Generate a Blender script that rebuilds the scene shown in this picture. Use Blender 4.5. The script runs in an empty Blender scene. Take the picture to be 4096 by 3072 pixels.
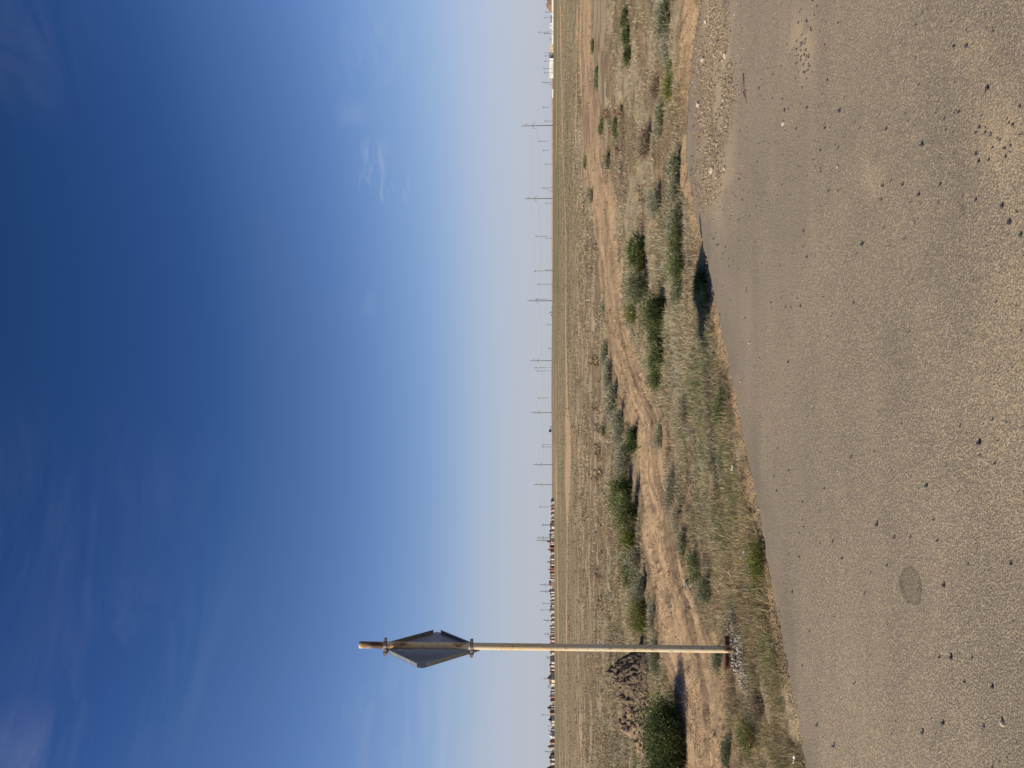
import bpy, math, random
import numpy as np
from mathutils import Vector, Matrix

S = bpy.context.scene
COL = S.collection
rng = np.random.default_rng(11)
random.seed(11)

# ------------------------------------------------------------------ camera
F = 3000.0            # focal length in photo pixels (photo 4096 wide, turned on its side)
CAMH = 1.6
P = math.atan(159 / 3000.0)
cp, sp = math.cos(P), math.sin(P)
cam_d = bpy.data.cameras.new("camera")
cam = bpy.data.objects.new("camera", cam_d)
COL.objects.link(cam)
cam_d.sensor_width = 36.0
cam_d.lens = 36.0 * F / 4096.0
cam_d.clip_start = 0.05
cam_d.clip_end = 60000
fwd = Vector((0, cp, sp)); up = Vector((0, -sp, cp)); right = Vector((1, 0, 0))
M = Matrix((-up, right, -fwd)).transposed().to_4x4()   # world up points to the left of the picture
M.translation = Vector((0, 0, CAMH))
cam.matrix_world = M
S.camera = cam

# ------------------------------------------------------------------ sun + sky
SUN_EL = math.radians(37)
SH_AZ = math.radians(70)                   # shadows run towards this heading (from +Y to +X)
ld = Vector((math.sin(SH_AZ) * math.cos(SUN_EL), math.cos(SH_AZ) * math.cos(SUN_EL), -math.sin(SUN_EL)))
sun_d = bpy.data.lights.new("sun", 'SUN')
sun_d.energy = 5.0
sun_d.angle = math.radians(0.5)
sun_d.color = (1.0, 0.87, 0.69)
sun = bpy.data.objects.new("sun", sun_d)
sun.rotation_euler = ld.to_track_quat('-Z', 'Y').to_euler()
COL.objects.link(sun)

W = bpy.data.worlds.new("World")
S.world = W
W.use_nodes = True
wt = W.node_tree
for n in list(wt.nodes): wt.nodes.remove(n)
class NB:
    def __init__(s, t): s.t = t
    def n(s, ty, **k):
        nd = s.t.nodes.new(ty)
        for a, b in k.items(): setattr(nd, a, b)
        return nd
    def l(s, a, b): s.t.links.new(a, b)
    def _in(s, nd, i, v):
        if v is None: return
        if hasattr(v, 'links') or isinstance(v, bpy.types.NodeSocket): s.l(v, nd.inputs[i])
        else: nd.inputs[i].default_value = v
    def math(s, op, a, b=None, c=None, clamp=False):
        nd = s.n('ShaderNodeMath', operation=op); nd.use_clamp = clamp
        s._in(nd, 0, a); s._in(nd, 1, b); s._in(nd, 2, c)
        return nd.outputs[0]
    def mix(s, f, a, b, blend='MIX'):
        nd = s.n('ShaderNodeMix', data_type='RGBA', blend_type=blend)
        s._in(nd, 0, f)
        s._in(nd, 6, a if not isinstance(a, tuple) else (*a, 1)[:4])
        s._in(nd, 7, b if not isinstance(b, tuple) else (*b, 1)[:4])
        return nd.outputs[2]
    def noise(s, vec, scale, detail=4, rough=.55, dist=0.0):
        nd = s.n('ShaderNodeTexNoise'); s.l(vec, nd.inputs['Vector'])
        nd.inputs['Scale'].default_value = scale; nd.inputs['Detail'].default_value = detail
        nd.inputs['Roughness'].default_value = rough; nd.inputs['Distortion'].default_value = dist
        return nd.outputs['Fac']
    def ramp(s, f, a, b):      # linear step a..b -> 0..1
        nd = s.n('ShaderNodeMapRange'); nd.clamp = True
        s._in(nd, 0, f); nd.inputs[1].default_value = a; nd.inputs[2].default_value = b
        return nd.outputs[0]
    def vscale(s, vec, sc):
        nd = s.n('ShaderNodeMapping'); s.l(vec, nd.inputs[0]); nd.inputs['Scale'].default_value = sc
        return nd.outputs[0]
def ray(x, y):
    r = (1536 - y) / F; u = (2048 - x) / F
    return Vector((r, cp - sp * u, sp + cp * u))
b = NB(wt)
sky = b.n('ShaderNodeTexSky', sky_type='NISHITA')
sky.sun_disc = False
sky.sun_elevation = SUN_EL
sky.sun_rotation = math.atan2(-ld.x, -ld.y)
sky.altitude = 200
sky.air_density = 1.0; sky.dust_density = 0.3; sky.ozone_density = 5.0
tc = b.n('ShaderNodeTexCoord')
gen = tc.outputs['Generated']
# colour response of the clear autumn sky (deeper zenith, cooler horizon than the raw model)
vm0 = b.n('ShaderNodeVectorMath', operation='SCALE'); b.l(sky.outputs[0], vm0.inputs[0]); vm0.inputs['Scale'].default_value = 0.08
cur = b.n('ShaderNodeRGBCurve'); b.l(vm0.outputs[0], cur.inputs['Color'])
for ci_, pts_ in enumerate(([(.0, .0), (.06, .021), (.087, .067), (.188, .268), (.292, .40), (.402, .48), (1, .95)],
                            [(.0, .0), (.112, .062), (.159, .139), (.314, .398), (.418, .495), (.46, .52), (1, .95)],
                            [(.0, .0), (.18, .13), (.227, .205), (.305, .352), (.40, .54), (.48, .64), (1, .98)])):
    cv = cur.mapping.curves[ci_]
    while len(cv.points) > 2: cv.points.remove(cv.points[1])
    cv.points[0].location = pts_[0]; cv.points[-1].location = pts_[-1]
    for p_ in pts_[1:-1]: cv.points.new(*p_)
cur.mapping.update()
vm1 = b.n('ShaderNodeVectorMath', operation='SCALE'); b.l(cur.outputs[0], vm1.inputs[0]); vm1.inputs['Scale'].default_value = 12.5
skyc = vm1.outputs[0]
# thin cirrus: directions in the sky, real-sky positions
def blob(x, y, width, sharp=1.0):
    d = ray(x, y).normalized()
    vm = b.n('ShaderNodeVectorMath', operation='DISTANCE'); b.l(gen, vm.inputs[0]); vm.inputs[1].default_value = d
    nd = b.n('ShaderNodeMapRange'); nd.interpolation_type = 'SMOOTHSTEP'
    b.l(vm.outputs['Value'], nd.inputs[0]); nd.inputs[1].default_value = width; nd.inputs[2].default_value = 0.0
    return nd.outputs[0]
def rot(vec, ang, sc):
    nd = b.n('ShaderNodeMapping'); b.l(vec, nd.inputs[0])
    nd.inputs['Rotation'].default_value = (0, ang, 0); nd.inputs['Scale'].default_value = sc
    return nd.outputs[0]
cl_terms = []
for (x, y, w, ang, k, lo, hi, sc) in (
        (1535, 725, .050, .25, .50, .50, .80, 2.0), (1500, 620, .03, .6, .3, .45, .75, 1.8), (1560, 250, .12, .45, .11, .50, .8, 1.0),
        (1415, 450, .03, .7, .14, .42, .7, 1.0),
        (220, 2100, .20, .6, .05, .42, .85, .35), (620, 1900, .13, .6, .035, .42, .8, .4),
        (650, 2570, .17, .5, .05, .45, .8, .4), (300, 2800, .16, .5, .05, .42, .8, .4),
        (40, 3040, .07, .4, .12, .35, .7, .5), (60, 100, .13, .4, .05, .45, .75, .5),
        (1730, 2950, .16, .04, .13, .46, .72, .8), (1460, 1220, .04, .5, .07, .45, .75, 1.0)):
    v = rot(gen, ang, (9 * sc, 9 * sc, 42 * sc))
    nz = b.noise(v, 1.0, 6, .6, 1.2)
    cl_terms.append(b.math('MULTIPLY', b.math('MULTIPLY', b.ramp(nz, lo, hi), blob(x, y, w)), k))
band = b.noise(b.vscale(gen, (1.5, 1.5, 30)), 1.0, 3, .5, .5)
sepz = b.n('ShaderNodeSeparateXYZ'); b.l(gen, sepz.inputs[0])
low = b.math('MULTIPLY', b.ramp(sepz.outputs[2], .16, .02), b.math('MULTIPLY', b.ramp(band, .45, .8), .10))
tot = low
for t_ in cl_terms: tot = b.math('ADD', tot, t_)
tot = b.math('MINIMUM', tot, 1.0)
skyc = b.mix(tot, skyc, (7.6, 8.2, 9.4))
hz_ = b.n('ShaderNodeMapRange'); hz_.interpolation_type = 'SMOOTHSTEP'; b.l(sepz.outputs[2], hz_.inputs[0]); hz_.inputs[1].default_value = .17; hz_.inputs[2].default_value = -.02; hz_.inputs[4].default_value = .85
skyc = b.mix(hz_.outputs[0], skyc, (6.0, 6.35, 7.35))   # dusty air low over the steppe
hs = b.n('ShaderNodeHueSaturation'); hs.inputs['Saturation'].default_value = 1.0
b.l(skyc, hs.inputs['Color'])
bg = b.n('ShaderNodeBackground'); b.l(hs.outputs[0], bg.inputs[0]); bg.inputs[1].default_value = 0.0625
wo = b.n('ShaderNodeOutputWorld'); b.l(bg.outputs[0], wo.inputs[0])

S.view_settings.view_transform = 'Standard'
S.view_settings.look = 'None'
S.view_settings.exposure = 0.36
S.view_settings.gamma = 1.0

# ------------------------------------------------------------------ helpers
def tag(o, label=None, cat=None, group=None, kind=None):
    if label: o['label'] = label
    if cat: o['category'] = cat
    if group: o['group'] = group
    if kind: o['kind'] = kind
    return o
def link(name, me, mat=None, parent=None):
    o = bpy.data.objects.new(name, me)
    COL.objects.link(o)
    if mat and me: me.materials.append(mat)
    if parent: o.parent = parent
    return o
def empty(name, loc, rz=0.0):
    o = bpy.data.objects.new(name, None); COL.objects.link(o)
    o.location = loc; o.rotation_euler = (0, 0, rz); o.empty_display_size = .1
    return o
def mesh_np(name, V, faces_list, cols=None, smooth=False, attrs=None):
    """faces_list: list of int arrays (n,k)"""
    me = bpy.data.meshes.new(name)
    V = np.asarray(V, dtype=np.float32)
    me.vertices.add(len(V)); me.vertices.foreach_set('co', V.ravel())
    nl = sum(f.size for f in faces_list); nf = sum(len(f) for f in faces_list)
    me.loops.add(nl); me.polygons.add(nf)
    me.loops.foreach_set('vertex_index', np.concatenate([f.ravel() for f in faces_list]).astype(np.int32))
    tot = np.concatenate([np.full(len(f), f.shape[1]) for f in faces_list]).astype(np.int32)
    st = np.concatenate([[0], np.cumsum(tot)[:-1]]).astype(np.int32)
    me.polygons.foreach_set('loop_start', st)
    me.polygons.foreach_set('loop_total', tot)
    if smooth: me.polygons.foreach_set('use_smooth', np.ones(nf, dtype=bool))
    for nm, c in ([('Col', cols)] if cols is not None else []) + list((attrs or {}).items()):
        a = me.color_attributes.new(nm, 'FLOAT_COLOR', 'POINT')
        c4 = np.ones((len(V), 4), dtype=np.float32); c4[:, :3] = c
        a.data.foreach_set('color', c4.ravel())
    me.update(); me.validate()
    return me
class MB:
    def __init__(s): s.v = []; s.f = []
    def add(s, vs, fs):
        o = len(s.v); s.v += [tuple(v) for v in vs]; s.f += [tuple(i + o for i in f) for f in fs]
    def box(s, x0, y0, z0, x1, y1, z1):
        s.add([(x0, y0, z0), (x1, y0, z0), (x1, y1, z0), (x0, y1, z0), (x0, y0, z1), (x1, y0, z1), (x1, y1, z1), (x0, y1, z1)],
              [(0, 3, 2, 1), (4, 5, 6, 7), (0, 1, 5, 4), (1, 2, 6, 5), (2, 3, 7, 6), (3, 0, 4, 7)])
    def tube(s, a, c, r0, r1=None, n=12, caps=True):
        r1 = r0 if r1 is None else r1
        a = Vector(a); c = Vector(c); d = (c - a).normalized()
        u = d.orthogonal().normalized(); w = d.cross(u)
        vs = []
        for p, r in ((a, r0), (c, r1)):
            for k in range(n):
                t = 2 * math.pi * k / n
                vs.append(p + u * (r * math.cos(t)) + w * (r * math.sin(t)))
        fs = [(k, (k + 1) % n, n + (k + 1) % n, n + k) for k in range(n)]
        if caps: fs += [tuple(range(n - 1, -1, -1)), tuple(range(n, 2 * n))]
        s.add(vs, fs)
    def mesh(s, name, smooth=False):
        me = bpy.data.meshes.new(name); me.from_pydata(s.v, [], s.f); me.update()
        if smooth:
            for p in me.polygons: p.use_smooth = True
        return me
    def build(s, name, mat, parent=None, smooth=False):
        return link(name, s.mesh(name, smooth), mat, parent)

def vnoise(x, y, seed=0):
    xi = np.floor(x).astype(np.int64); yi = np.floor(y).astype(np.int64)
    fx = x - xi; fy = y - yi
    fx = fx * fx * (3 - 2 * fx); fy = fy * fy * (3 - 2 * fy)
    def h(a, c):
        n = (a * 374761393 + c * 668265263 + seed * 1442695041) & 0xffffffff
        n = ((n ^ (n >> 13)) * 1274126177) & 0xffffffff
        n = n ^ (n >> 16)
        return (n & 0xffff) / 65535.0
    return (h(xi, yi) * (1 - fx) + h(xi + 1, yi) * fx) * (1 - fy) + (h(xi, yi + 1) * (1 - fx) + h(xi + 1, yi + 1) * fx) * fy
def fbm(x, y, sc, oct=4, seed=0, g=.5):
    t = 0; a = 1; n = 0
    for k in range(oct):
        t = t + a * vnoise(x * sc, y * sc, seed + k * 17); n += a; a *= g; sc *= 2.03
    return t / n
def sst(x, a, c):
    t = np.clip((x - a) / (c - a), 0, 1); return t * t * (3 - 2 * t)

# large-scale terrain
TA_T = [-3, -.55, -.42, -.3, -.2, -.13, -.08, -.02, .05, .1, .16, .25, .4, .6, 3]
TA_Z = [-1.0, -1.2, -1.2, -.9, -.3, .7, 1.5, 1.75, 1.65, 1.3, 1.1, .95, .6, .2, 0]
TB_Z = [-3.4, -3.4, -3.4, -3.2, -2.8, -2.4, -1.5, -1.0, -.6, -.6, -.6, -.6, -.7, -.8, -1]
def terrain(X, Y):
    X = np.asarray(X, float); Y = np.asarray(Y, float)
    D = np.sqrt(X * X + Y * Y)
    t = np.where(Y > .01, X / np.maximum(Y, .01), 3 * np.sign(X))
    t = np.clip(t, -3, 3)
    A = np.interp(t, TA_T, TA_Z); B = np.interp(t, TA_T, TB_Z)
    f = (Y > 0)
    z = A * sst(Y, 50, 300) * f
    z = z + (B - A) * sst(Y, 320, 1300) * f
    z = z + 0.10 * (fbm(X, Y, .06, 2, 5) - .5) * sst(D, 14, 60)
    return z
def ground_pt(x, y):
    """picture position -> point on the ground"""
    d = ray(x, y)
    Y = 10.0
    t = CAMH / max(1e-5, -d.z) if d.z < 0 else 3000
    for _ in range(25):
        z = float(terrain(d.x * t, d.y * t))
        t2 = (CAMH - z) / max(1e-5, -d.z) if d.z < 0 else 3000
        t = .5 * t + .5 * min(t2, 3000)
    return Vector((d.x * t, d.y * t, float(terrain(d.x * t, d.y * t))))
def proj(X, Y, Z):
    dz = Z - CAMH
    zf = Y * cp + dz * sp; uu = -Y * sp + dz * cp
    zf = np.maximum(zf, 1e-3)
    return 2048 - F * uu / zf, 1536 - F * X / zf

# ------------------------------------------------------------------ road edge
RE = [(-14, -4.8), (-6.2, 1.8), (-2.48, 4.85), (-1.68, 5.44), (-.93, 6.0), (-.08, 6.7), (.89, 7.63), (1.82, 8.46), (2.45, 9.02),
      (2.95, 9.12), (3.44, 8.92), (3.84, 8.62), (4.13, 8.18), (5.2, 6.4), (8, 1.5), (10, -5)]
RE = np.array(RE, float)
def road_sd(X, Y):
    """signed distance to the asphalt edge, positive on the asphalt"""
    X = np.asarray(X, float); Y = np.asarray(Y, float)
    best = np.full(X.shape, 1e9)
    for (x0, y0), (x1, y1) in zip(RE[:-1], RE[1:]):
        dx, dy = x1 - x0, y1 - y0
        t = np.clip(((X - x0) * dx + (Y - y0) * dy) / (dx * dx + dy * dy), 0, 1)
        best = np.minimum(best, np.hypot(X - x0 - t * dx, Y - y0 - t * dy))
    inside = Y < np.interp(X, RE[:, 0], RE[:, 1])
    n = (fbm(X, Y, 9, 4, 3, .65) - .5) * .16 + (fbm(X, Y, 1.3, 2, 9) - .5) * .08
    return np.where(inside, best, -best) + n
# dirt track borders in the picture (y -> x)
TY = [0, 211, 422, 633, 811, 1022, 1233, 1327, 1453, 1580, 1706, 1833, 1927, 2053, 2180, 2306, 2433, 2582, 2764, 2926, 3068, 3500]
TF = [2318, 2312, 2326, 2336, 2362, 2392, 2418, 2432, 2445, 2470, 2520, 2533, 2529, 2563, 2559, 2597, 2618, 2632, 2690, 2722, 2728, 2760]
TN = [2362, 2368, 2398, 2424, 2464, 2480, 2500, 2512, 2552, 2618, 2677, 2672, 2685, 2732, 2749, 2761, 2803, 2841, 2878, 2900, 2900, 2940]
def masks(X, Y):
    """what grows where, from the layout of the place"""
    Z = terrain(X, Y)
    px, py = proj(X, np.maximum(Y, .8), Z)
    front = Y > .8
    nz = (fbm(X, Y, 2.2, 4, 21) - .5)
    s = np.maximum(px - 2207, 2)
    wob = nz * np.minimum(s * .16, 60) * 1.3
    tf = np.interp(py, TY, TF); tn = np.interp(py, TY, TN)
    soft = 4 + s * .02
    track = sst(px + wob, tf - soft, tf + soft) * (1 - sst(px + wob, tn - soft, tn + soft)) * front
    sd = road_sd(X, Y)
    shw = np.interp(py, [0, 300, 650, 800, 1000, 3072], [.85, .8, .62, .25, .16, .14]) + nz * .25
    shoulder = np.where(sd > -.02, 1.0, 1 - sst(-sd, shw * .7, shw * 1.3))
    # thin far tracks
    w1 = np.interp(py, [0, 900, 1300, 1640, 1700, 1950, 2100, 2400, 3072], [1.2, 1.5, 2.5, 5, 11, 10, 2.5, 2.0, 1.0])
    c1 = np.interp(py, [0, 600, 980, 1300, 1600, 1760, 1950, 2400, 3072], [2240, 2250, 2264, 2262, 2267, 2273, 2270, 2266, 2262])
    l1 = 1 - sst(np.abs(px + (fbm(X, Y, .05, 3, 40) - .5) * 8 - c1), w1 * .6, w1 * 1.4)
    c2 = np.interp(py, [0, 700, 1250, 1900, 2400, 3072], [2231, 2224, 2219, 2224, 2232, 2240])
    l2 = (1 - sst(np.abs(px + (fbm(X, Y, .03, 3, 41) - .5) * 5 - c2), 1.0, 3.0)) * sst(fbm(X, Y, .02, 3, 44), .38, .5)
    c3 = np.interp(py, [0, 3072], [2300, 2330])
    l3 = (1 - sst(np.abs(px + (fbm(X, Y, .3, 3, 42) - .5) * 30 - c3), 2.0, 8.0)) * sst(fbm(X, Y, .15, 3, 43), .45, .55) * .7
    far_t = np.maximum(np.maximum(l1, l2 * .8), l3) * front * (px < 2350)
    return px, py, track, shoulder, far_t, sd

# ------------------------------------------------------------------ materials
def newmat(name, rough=.85, spec=.25):
    m = bpy.data.materials.new(name); m.use_nodes = True
    t = m.node_tree; bs = t.nodes['Principled BSDF']
    bs.inputs['Roughness'].default_value = rough
    bs.inputs['Specular IOR Level'].default_value = spec
    return m, NB(t), bs
def simple(name, c, c2=None, scale=8, rough=.8, spec=.25, metal=0, bump=0):
    m, nb, bs = newmat(name, rough, spec)
    o = nb.n('ShaderNodeTexCoord').outputs['Object']
    nz = nb.noise(o, scale, 5, .6)
    c2 = c2 or tuple(v * .75 for v in c)
    nb.l(nb.mix(nb.ramp(nz, .35, .65), c, c2), bs.inputs['Base Color'])
    bs.inputs['Metallic'].default_value = metal
    if bump:
        bp = nb.n('ShaderNodeBump'); bp.inputs['Strength'].default_value = bump; bp.inputs['Distance'].default_value = .01
        nb.l(nz, bp.inputs['Height']); nb.l(bp.outputs[0], bs.inputs['Normal'])
    return m
def plantmat(name, sat=1.0):
    m, nb, bs = newmat(name, .75, .15)
    at = nb.n('ShaderNodeAttribute', attribute_name='Col')
    geo = nb.n('ShaderNodeNewGeometry')
    nb.l(at.outputs['Color'], bs.inputs['Base Color'])
    # thin leaves let some light through
    tr = nb.n('ShaderNodeBsdfTranslucent'); nb.l(at.outputs['Color'], tr.inputs[0])
    mx = nb.n('ShaderNodeMixShader'); mx.inputs[0].default_value = .25
    out = m.node_tree.nodes['Material Output']
    nb.l(bs.outputs[0], mx.inputs[1]); nb.l(tr.outputs[0], mx.inputs[2]); nb.l(mx.outputs[0], out.inputs[0])
    return m
MP = plantmat('plant')

# ground
mg, nb, bs = newmat('steppe_ground', .95, .1)
pos = nb.n('ShaderNodeNewGeometry').outputs['Position']
at = nb.n('ShaderNodeAttribute', attribute_name='mask')   # R bare dirt, G olive far field, B pale straw
sp3 = nb.n('ShaderNodeSeparateColor'); nb.l(at.outputs['Color'], sp3.inputs[0])
R_, G_, B_ = sp3.outputs[0], sp3.outputs[1], sp3.outputs[2]
n1 = nb.noise(pos, .35, 6, .6); n2 = nb.noise(pos, 3.0, 6, .65); n3 = nb.noise(pos, 30, 5, .65); n4 = nb.noise(pos, .03, 5, .6)
n5 = nb.noise(pos, 120, 3, .6)
at2 = nb.n('ShaderNodeAttribute', attribute_name='mask2'); sp4 = nb.n('ShaderNodeSeparateColor'); nb.l(at2.outputs['Color'], sp4.inputs[0])
dirt = nb.mix(nb.ramp(n2, .35, .65), (.42, .305, .178), (.345, .252, .148))
dirt = nb.mix(sp4.outputs[0], dirt, (.20, .145, .09))
dirt = nb.mix(sp4.outputs[1], dirt, (.44, .315, .19))
dirt = nb.mix(nb.ramp(n3, .55, .72), dirt, (.22, .15, .095))
dirt = nb.mix(nb.ramp(n5, .6, .8), dirt, (.47, .33, .21))
dirt = nb.mix(nb.math('MULTIPLY', nb.ramp(n1, .45, .7), .5), dirt, (.45, .31, .20))
lit = nb.mix(nb.ramp(n2, .38, .62), (.31, .235, .14), (.19, .14, .09))
lit = nb.mix(nb.ramp(n3, .46, .56), lit, (.075, .058, .038))  # dark specks paint in the shadowed gaps under the grass
lit = nb.mix(nb.math('MULTIPLY', nb.ramp(n1, .48, .68), .7), lit, (.34, .245, .14))
n6 = nb.noise(pos, .09, 5, .7)
oli = nb.mix(nb.ramp(n4, .40, .60), (.225, .185, .11), (.30, .235, .145))
oli = nb.mix(nb.ramp(n6, .47, .60), oli, (.17, .155, .085))
oli = nb.mix(nb.ramp(n1, .52, .64), oli, (.24, .175, .115))
oli = nb.mix(nb.math('MULTIPLY', nb.ramp(n2, .53, .63), .8), oli, (.085, .08, .042))
oli = nb.mix(nb.math('MULTIPLY', sp4.outputs[2], nb.ramp(nb.noise(pos, .12, 5, .75), .42, .56)), oli, (.125, .125, .058))
gc = nb.mix(G_, lit, oli)
gc = nb.mix(nb.math('MULTIPLY', B_, nb.ramp(n3, .3, .6)), gc, (.36, .30, .20))
gc = nb.mix(nb.ramp(nb.math('ADD', R_, nb.math('MULTIPLY', nb.math('SUBTRACT', n2, .5), .6)), .35, .65), gc, dirt)
nb.l(gc, bs.inputs['Base Color'])
bp = nb.n('ShaderNodeBump'); bp.inputs['Strength'].default_value = .9; bp.inputs['Distance'].default_value = .03
nb.l(nb.math('ADD', nb.math('MULTIPLY', n3, .6), nb.math('MULTIPLY', n5, .25)), bp.inputs['Height'])
nb.l(bp.outputs[0], bs.inputs['Normal'])

# asphalt
ma, nb, bs = newmat('worn_asphalt', .85, .3)
pos = nb.n('ShaderNodeNewGeometry').outputs['Position']
at = nb.n('ShaderNodeAttribute', attribute_name='mask')   # R sand, G dark stain, B edge
sp3 = nb.n('ShaderNodeSeparateColor'); nb.l(at.outputs['Color'], sp3.inputs[0])
R_, G_, B_ = sp3.outputs[0], sp3.outputs[1], sp3.outputs[2]
g1 = nb.noise(pos, 105, 3, .65, .3); g2 = nb.noise(pos, 170, 2, .6); g3 = nb.noise(pos, 2.2, 5, .6); g4 = nb.noise(pos, .6, 4, .5)
vo = nb.n('ShaderNodeTexVoronoi'); nb.l(pos, vo.inputs['Vector']); vo.inputs['Scale'].default_value = 105
base = nb.mix(nb.ramp(g3, .35, .65), (.245, .204, .150), (.212, .179, .134))
th = nb.math('ADD', g1, nb.math('ADD', nb.math('MULTIPLY', R_, .10), nb.math('MULTIPLY', nb.math('SUBTRACT', g4, .5), .16)))
c = nb.mix(nb.math('MULTIPLY', nb.ramp(th, .50, .60), .85), base, (.475, .38, .245))
c = nb.mix(nb.math('MULTIPLY', nb.ramp(g2, .53, .63), .75), c, (.07, .062, .054))
c = nb.mix(nb.math('MULTIPLY', nb.ramp(vo.outputs['Distance'], .17, .05), .35), c, (.40, .37, .33))
c = nb.mix(nb.math('MULTIPLY', nb.math('MULTIPLY', R_, .6), nb.ramp(g3, .4, .6)), c, (.40, .31, .205))
c = nb.mix(nb.math('MULTIPLY', G_, .85), c, (.085, .07, .055))
c = nb.mix(nb.math('MULTIPLY', nb.math('MULTIPLY', B_, .45), nb.ramp(g3, .25, .55)), c, (.155, .136, .108))
lane = nb.noise(nb.vscale(pos, (.35, 2.6, 1)), 1.0, 5, .6, .4)
c = nb.mix(nb.math('MULTIPLY', nb.ramp(lane, .50, .70), .16), c, (.11, .097, .08))
c = nb.mix(nb.math('MULTIPLY', nb.ramp(lane, .48, .30), .14), c, (.42, .34, .235))
g7 = nb.noise(pos, 9, 5, .7)
c = nb.mix(nb.math('MULTIPLY', nb.ramp(g7, .66, .74), .45), c, (.09, .075, .062))
nb.l(c, bs.inputs['Base Color'])
bp = nb.n('ShaderNodeBump'); bp.inputs['Strength'].default_value = 1.0; bp.inputs['Distance'].default_value = .009
nb.l(nb.math('ADD', g1, nb.math('MULTIPLY', g2, .4)), bp.inputs['Height'])
nb.l(bp.outputs[0], bs.inputs['Normal'])

# ------------------------------------------------------------------ ground sheet (polar, finer towards the road)
ang = np.concatenate([np.linspace(-180, -42, 60, endpoint=False), np.linspace(-42, 42, 860), np.linspace(42, 180, 60)[1:]])
ang = np.radians(ang)
ss = np.concatenate([np.linspace(1500, 1000, 30, endpoint=False), np.linspace(1000, 120, 420, endpoint=False),
                     np.linspace(120, 2.2, 230)])
rad = np.concatenate([[.02, .5, 1, 1.8, 2.5], 4800 / ss, [2600, 3200, 4200, 6000, 9000, 14000]])
AA, RR = np.meshgrid(ang, rad, indexing='ij')
# rings are set by forward distance inside the view, by radius outside it
ca = np.cos(AA)
DD = RR / np.where(np.abs(AA) < math.radians(42), np.maximum(ca, .74), .743)
GX = DD * np.sin(AA); GY = DD * np.cos(AA)
gx = GX.ravel(); gy = GY.ravel()
px, py, track, shoulder, far_t, sd = masks(gx, gy)
gz = terrain(gx, gy)
near = np.clip(14 / np.maximum(gy, 1), 0, 1) * (gy > 0)
gz = gz + near * ((fbm(gx, gy, 6, 4, 31) - .5) * .05 + (fbm(gx, gy, 1.1, 3, 32) - .5) * .12)
# wheel ruts along the track
tf = np.interp(py, TY, TF); tn = np.interp(py, TY, TN)
q = (px - tf) / np.maximum(tn - tf, 1) + (fbm(gx, gy, .7, 3, 33) - .5) * .15
ruts = -(np.exp(-((q - .30) / .07) ** 2) + np.exp(-((q - .68) / .07) ** 2)) * .04 + np.exp(-((q - .76) / .04) ** 2) * .035
near2 = np.clip(20 / np.maximum(gy, 1), 0, 1) * (gy > 0)
clod = np.maximum(fbm(gx, gy, 16, 3, 34) - .55, 0) * .10 * sst(fbm(gx, gy, .9, 3, 35), .45, .6)
strk = fbm(q * 9, gx * .22 + gy * .05, 1.0, 4, 38)
strk2 = fbm(q * 16, gx * .5, 1.0, 3, 39)
gz = gz + track * near2 * (ruts + clod)
fine = fbm(gx, gy, .9 * 1.0, 1, 37)
gz = gz + track * near2 * ((strk - .5) * .10 + (strk2 - .5) * .055 + (fbm(gx, gy, 9, 3, 36) - .5) * .018)
# little washed-out banks beyond the track and on the right
def gully(y0, y1, vc, vw, dep, seed):
    m = sst(py, y0 - 60, y0 + 60) * (1 - sst(py, y1 - 60, y1 + 60))
    wv = fbm(gx, gy, .5, 3, seed)
    c_ = np.interp(py, [y0, y1], vc) + (wv - .5) * vw * 3
    return -dep * m * np.exp(-((px - c_) / vw) ** 2) * sst(fbm(gx, gy, .7, 3, seed + 1), .42, .56)
gz = gz + gully(1320, 1990, (2378, 2402), 5, .42, 300) + gully(430, 660, (2425, 2480), 6, .35, 310) + gully(420, 540, (2478, 2486), 6, .4, 320) + gully(1990, 2500, (2405, 2390), 5, .3, 330)
gz = gz - .03 * (1 - sst(-sd, 0, .3)) - .12 * sst(sd, .02, .25)
bare = np.maximum(np.maximum(track, shoulder), far_t)
sI = px - 2207
oliv = sst(120 - sI, 0, 80) * (gy > 0)
pale = (sst(fbm(gx, gy, .8, 3, 50), .5, .62)) * (1 - oliv)
bare = np.where(shoulder > np.maximum(track, far_t), shoulder * (.35 + .75 * sst(fbm(gx, gy, 2.5, 3, 51), .38, .55)), bare)
msk = np.stack([bare, oliv, pale], 1)
rough_ = sst(fbm(gx, gy, .9, 3, 35), .48, .62) * .4 + sst(strk, .54, .64) * .6 + sst(strk2, .56, .66) * .5
msk3 = np.stack([np.clip(rough_, 0, 1) * track, sst(1 - strk, .55, .68) * track,
                 np.clip(((px > 2211) & (px < 2236)) * sst(1500 - py, 0, 400) * .8 + sst(px, 2256, 2266) * (1 - sst(px, 2278, 2292)) * sst(py, 250, 450) * (1 - sst(py, 1300, 1500)) + ((px > 2222) & (px < 2240)) * sst(py, 1900, 2200) * .7, 0, 1) * (gy > 0)], 1)
na, nr = AA.shape
idx = np.arange(na * nr).reshape(na, nr)
quads = np.stack([idx[:-1, :-1], idx[1:, :-1], idx[1:, 1:], idx[:-1, 1:]], -1).reshape(-1, 4)[:, ::-1]
me = mesh_np('ground', np.stack([gx, gy, gz], 1), [quads], smooth=True, attrs={'mask': msk, 'mask2': msk3})
g = link('ground', me, mg); tag(g, kind='structure')
def gheight(X, Y):
    """ground level incl. near bumps, for standing things on it"""
    return terrain(X, Y)

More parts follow.
